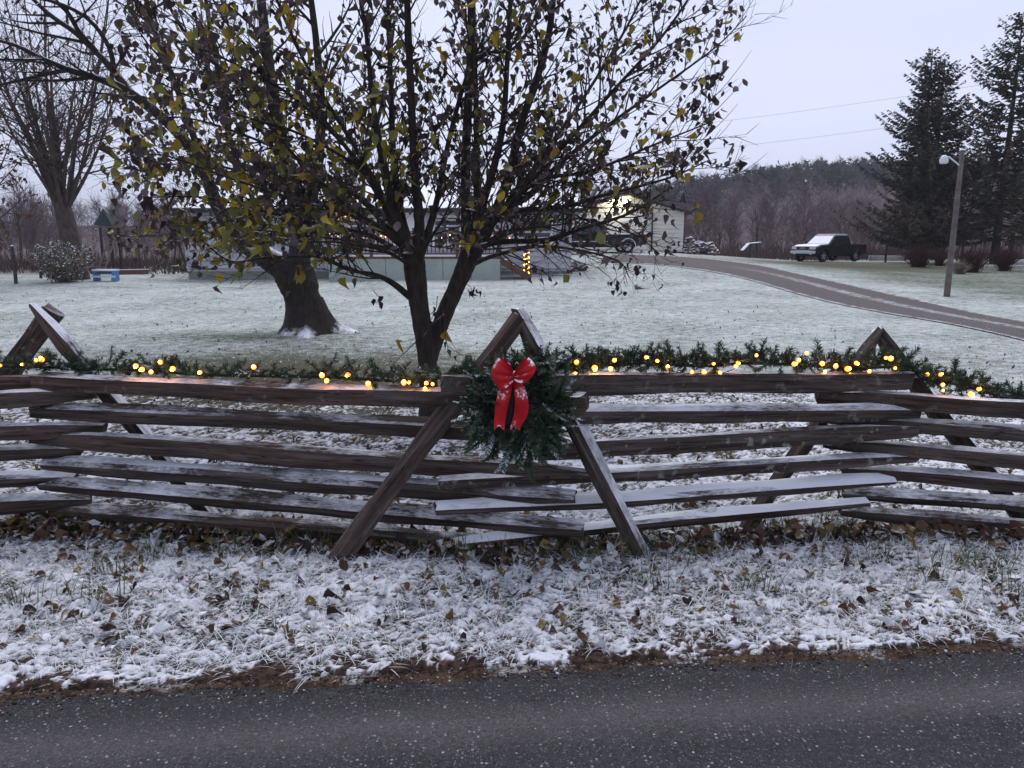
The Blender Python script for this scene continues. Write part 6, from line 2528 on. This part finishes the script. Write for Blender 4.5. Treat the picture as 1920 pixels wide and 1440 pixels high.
# upturned board / wheelbarrow by the wood's edge
b = by(1404, 52)
wb = empty("leaning_board", b, "snow-topped overturned cart leaning at the edge of the brush", "cart")
a0, a1, a2 = at(1392, 471, 52), at(1404, 458, 52), at(1424, 456, 52.2)
MB().bar(a0, a1, 0.7, 0.06).obj("tray", M_OLDPOST, wb)
MB().bar(a0 + Vector((-0.03, 0, 0.06)), a1 + Vector((-0.03, 0, 0.06)), 0.66, 0.05).obj("tray_snow", M_SNOW, wb)
MB().bar(a1, a2, 0.5, 0.07).obj("handle_board", M_OLDPOST, wb)
MB().bar(a1 + Vector((0, 0, 0.06)), a2 + Vector((0, 0, 0.06)), 0.48, 0.05).obj("handle_snow", M_SNOW, wb)
for dx in (0.1, 0.55):
    MB().box((a1.x + dx, a1.y, (a1.z + float(gz(a1.x, a1.y))) / 2), (0.07, 0.07, a1.z - float(gz(a1.x, a1.y)))).obj("leg", M_OLDPOST, wb)

# pale culvert wall / track edge beyond the pickup and at the right
for (xa, xb, Y, z, lab) in [(1628, 1695, 54, 0.25, "low pale concrete edging behind the blue pickup"), (1845, 1990, 40, 0.12, "low snow-topped edging at the right edge of the picture")]:
    p, q = by(xa, Y), by(xb, Y - 1)
    r_ = empty("low_kerb_wall", p, lab, "wall")
    MB().bar(p + Vector((0, 0, z / 2)), q + Vector((0, 0, z / 2)), 0.3, z + 0.1).obj("wall", simple("pale_concrete", (0.42, 0.40, 0.38), 0.9), r_)
    MB().bar(p + Vector((0, 0, z + 0.065)), q + Vector((0, 0, z + 0.065)), 0.28, 0.03).obj("snow_cap", M_SNOW, r_)

# electricity wires high over the yard
for i, (ya, yb_, lab) in enumerate([(215, 178, "upper thin power line crossing the sky right of the twin-stemmed tree"), (262, 236, "lower thin power line crossing the sky right of the twin-stemmed tree")]):
    a, b = at(1100, ya + 40, 75), at(2000, yb_ - 45, 62)
    pts = []
    for k in range(13):
        t = k / 12
        p = a.lerp(b, t)
        p.z -= 1.0 * 4 * t * (1 - t) * 0.35
        pts.append(p)
    tag(MB().tube(pts, [0.008] * 13, 4).obj("power_line", M_DARK), lab, "power line", "power lines over the yard")

# ------------------------------------------------------------------ damp evening air
def haze():
    k = bpy.data.materials.new("haze_air")
    k.use_nodes = True
    t = k.node_tree
    t.nodes.clear()
    o = t.nodes.new("ShaderNodeOutputMaterial")
    v = t.nodes.new("ShaderNodeVolumePrincipled")
    v.inputs['Color'].default_value = (0.86, 0.88, 0.95, 1)
    v.inputs['Density'].default_value = 0.0005
    t.links.new(v.outputs[0], o.inputs['Volume'])
    ob = MB().box((0, 430, 22), (1900, 1100, 52)).obj("haze", k)
    tag(ob, kind="stuff")


haze()
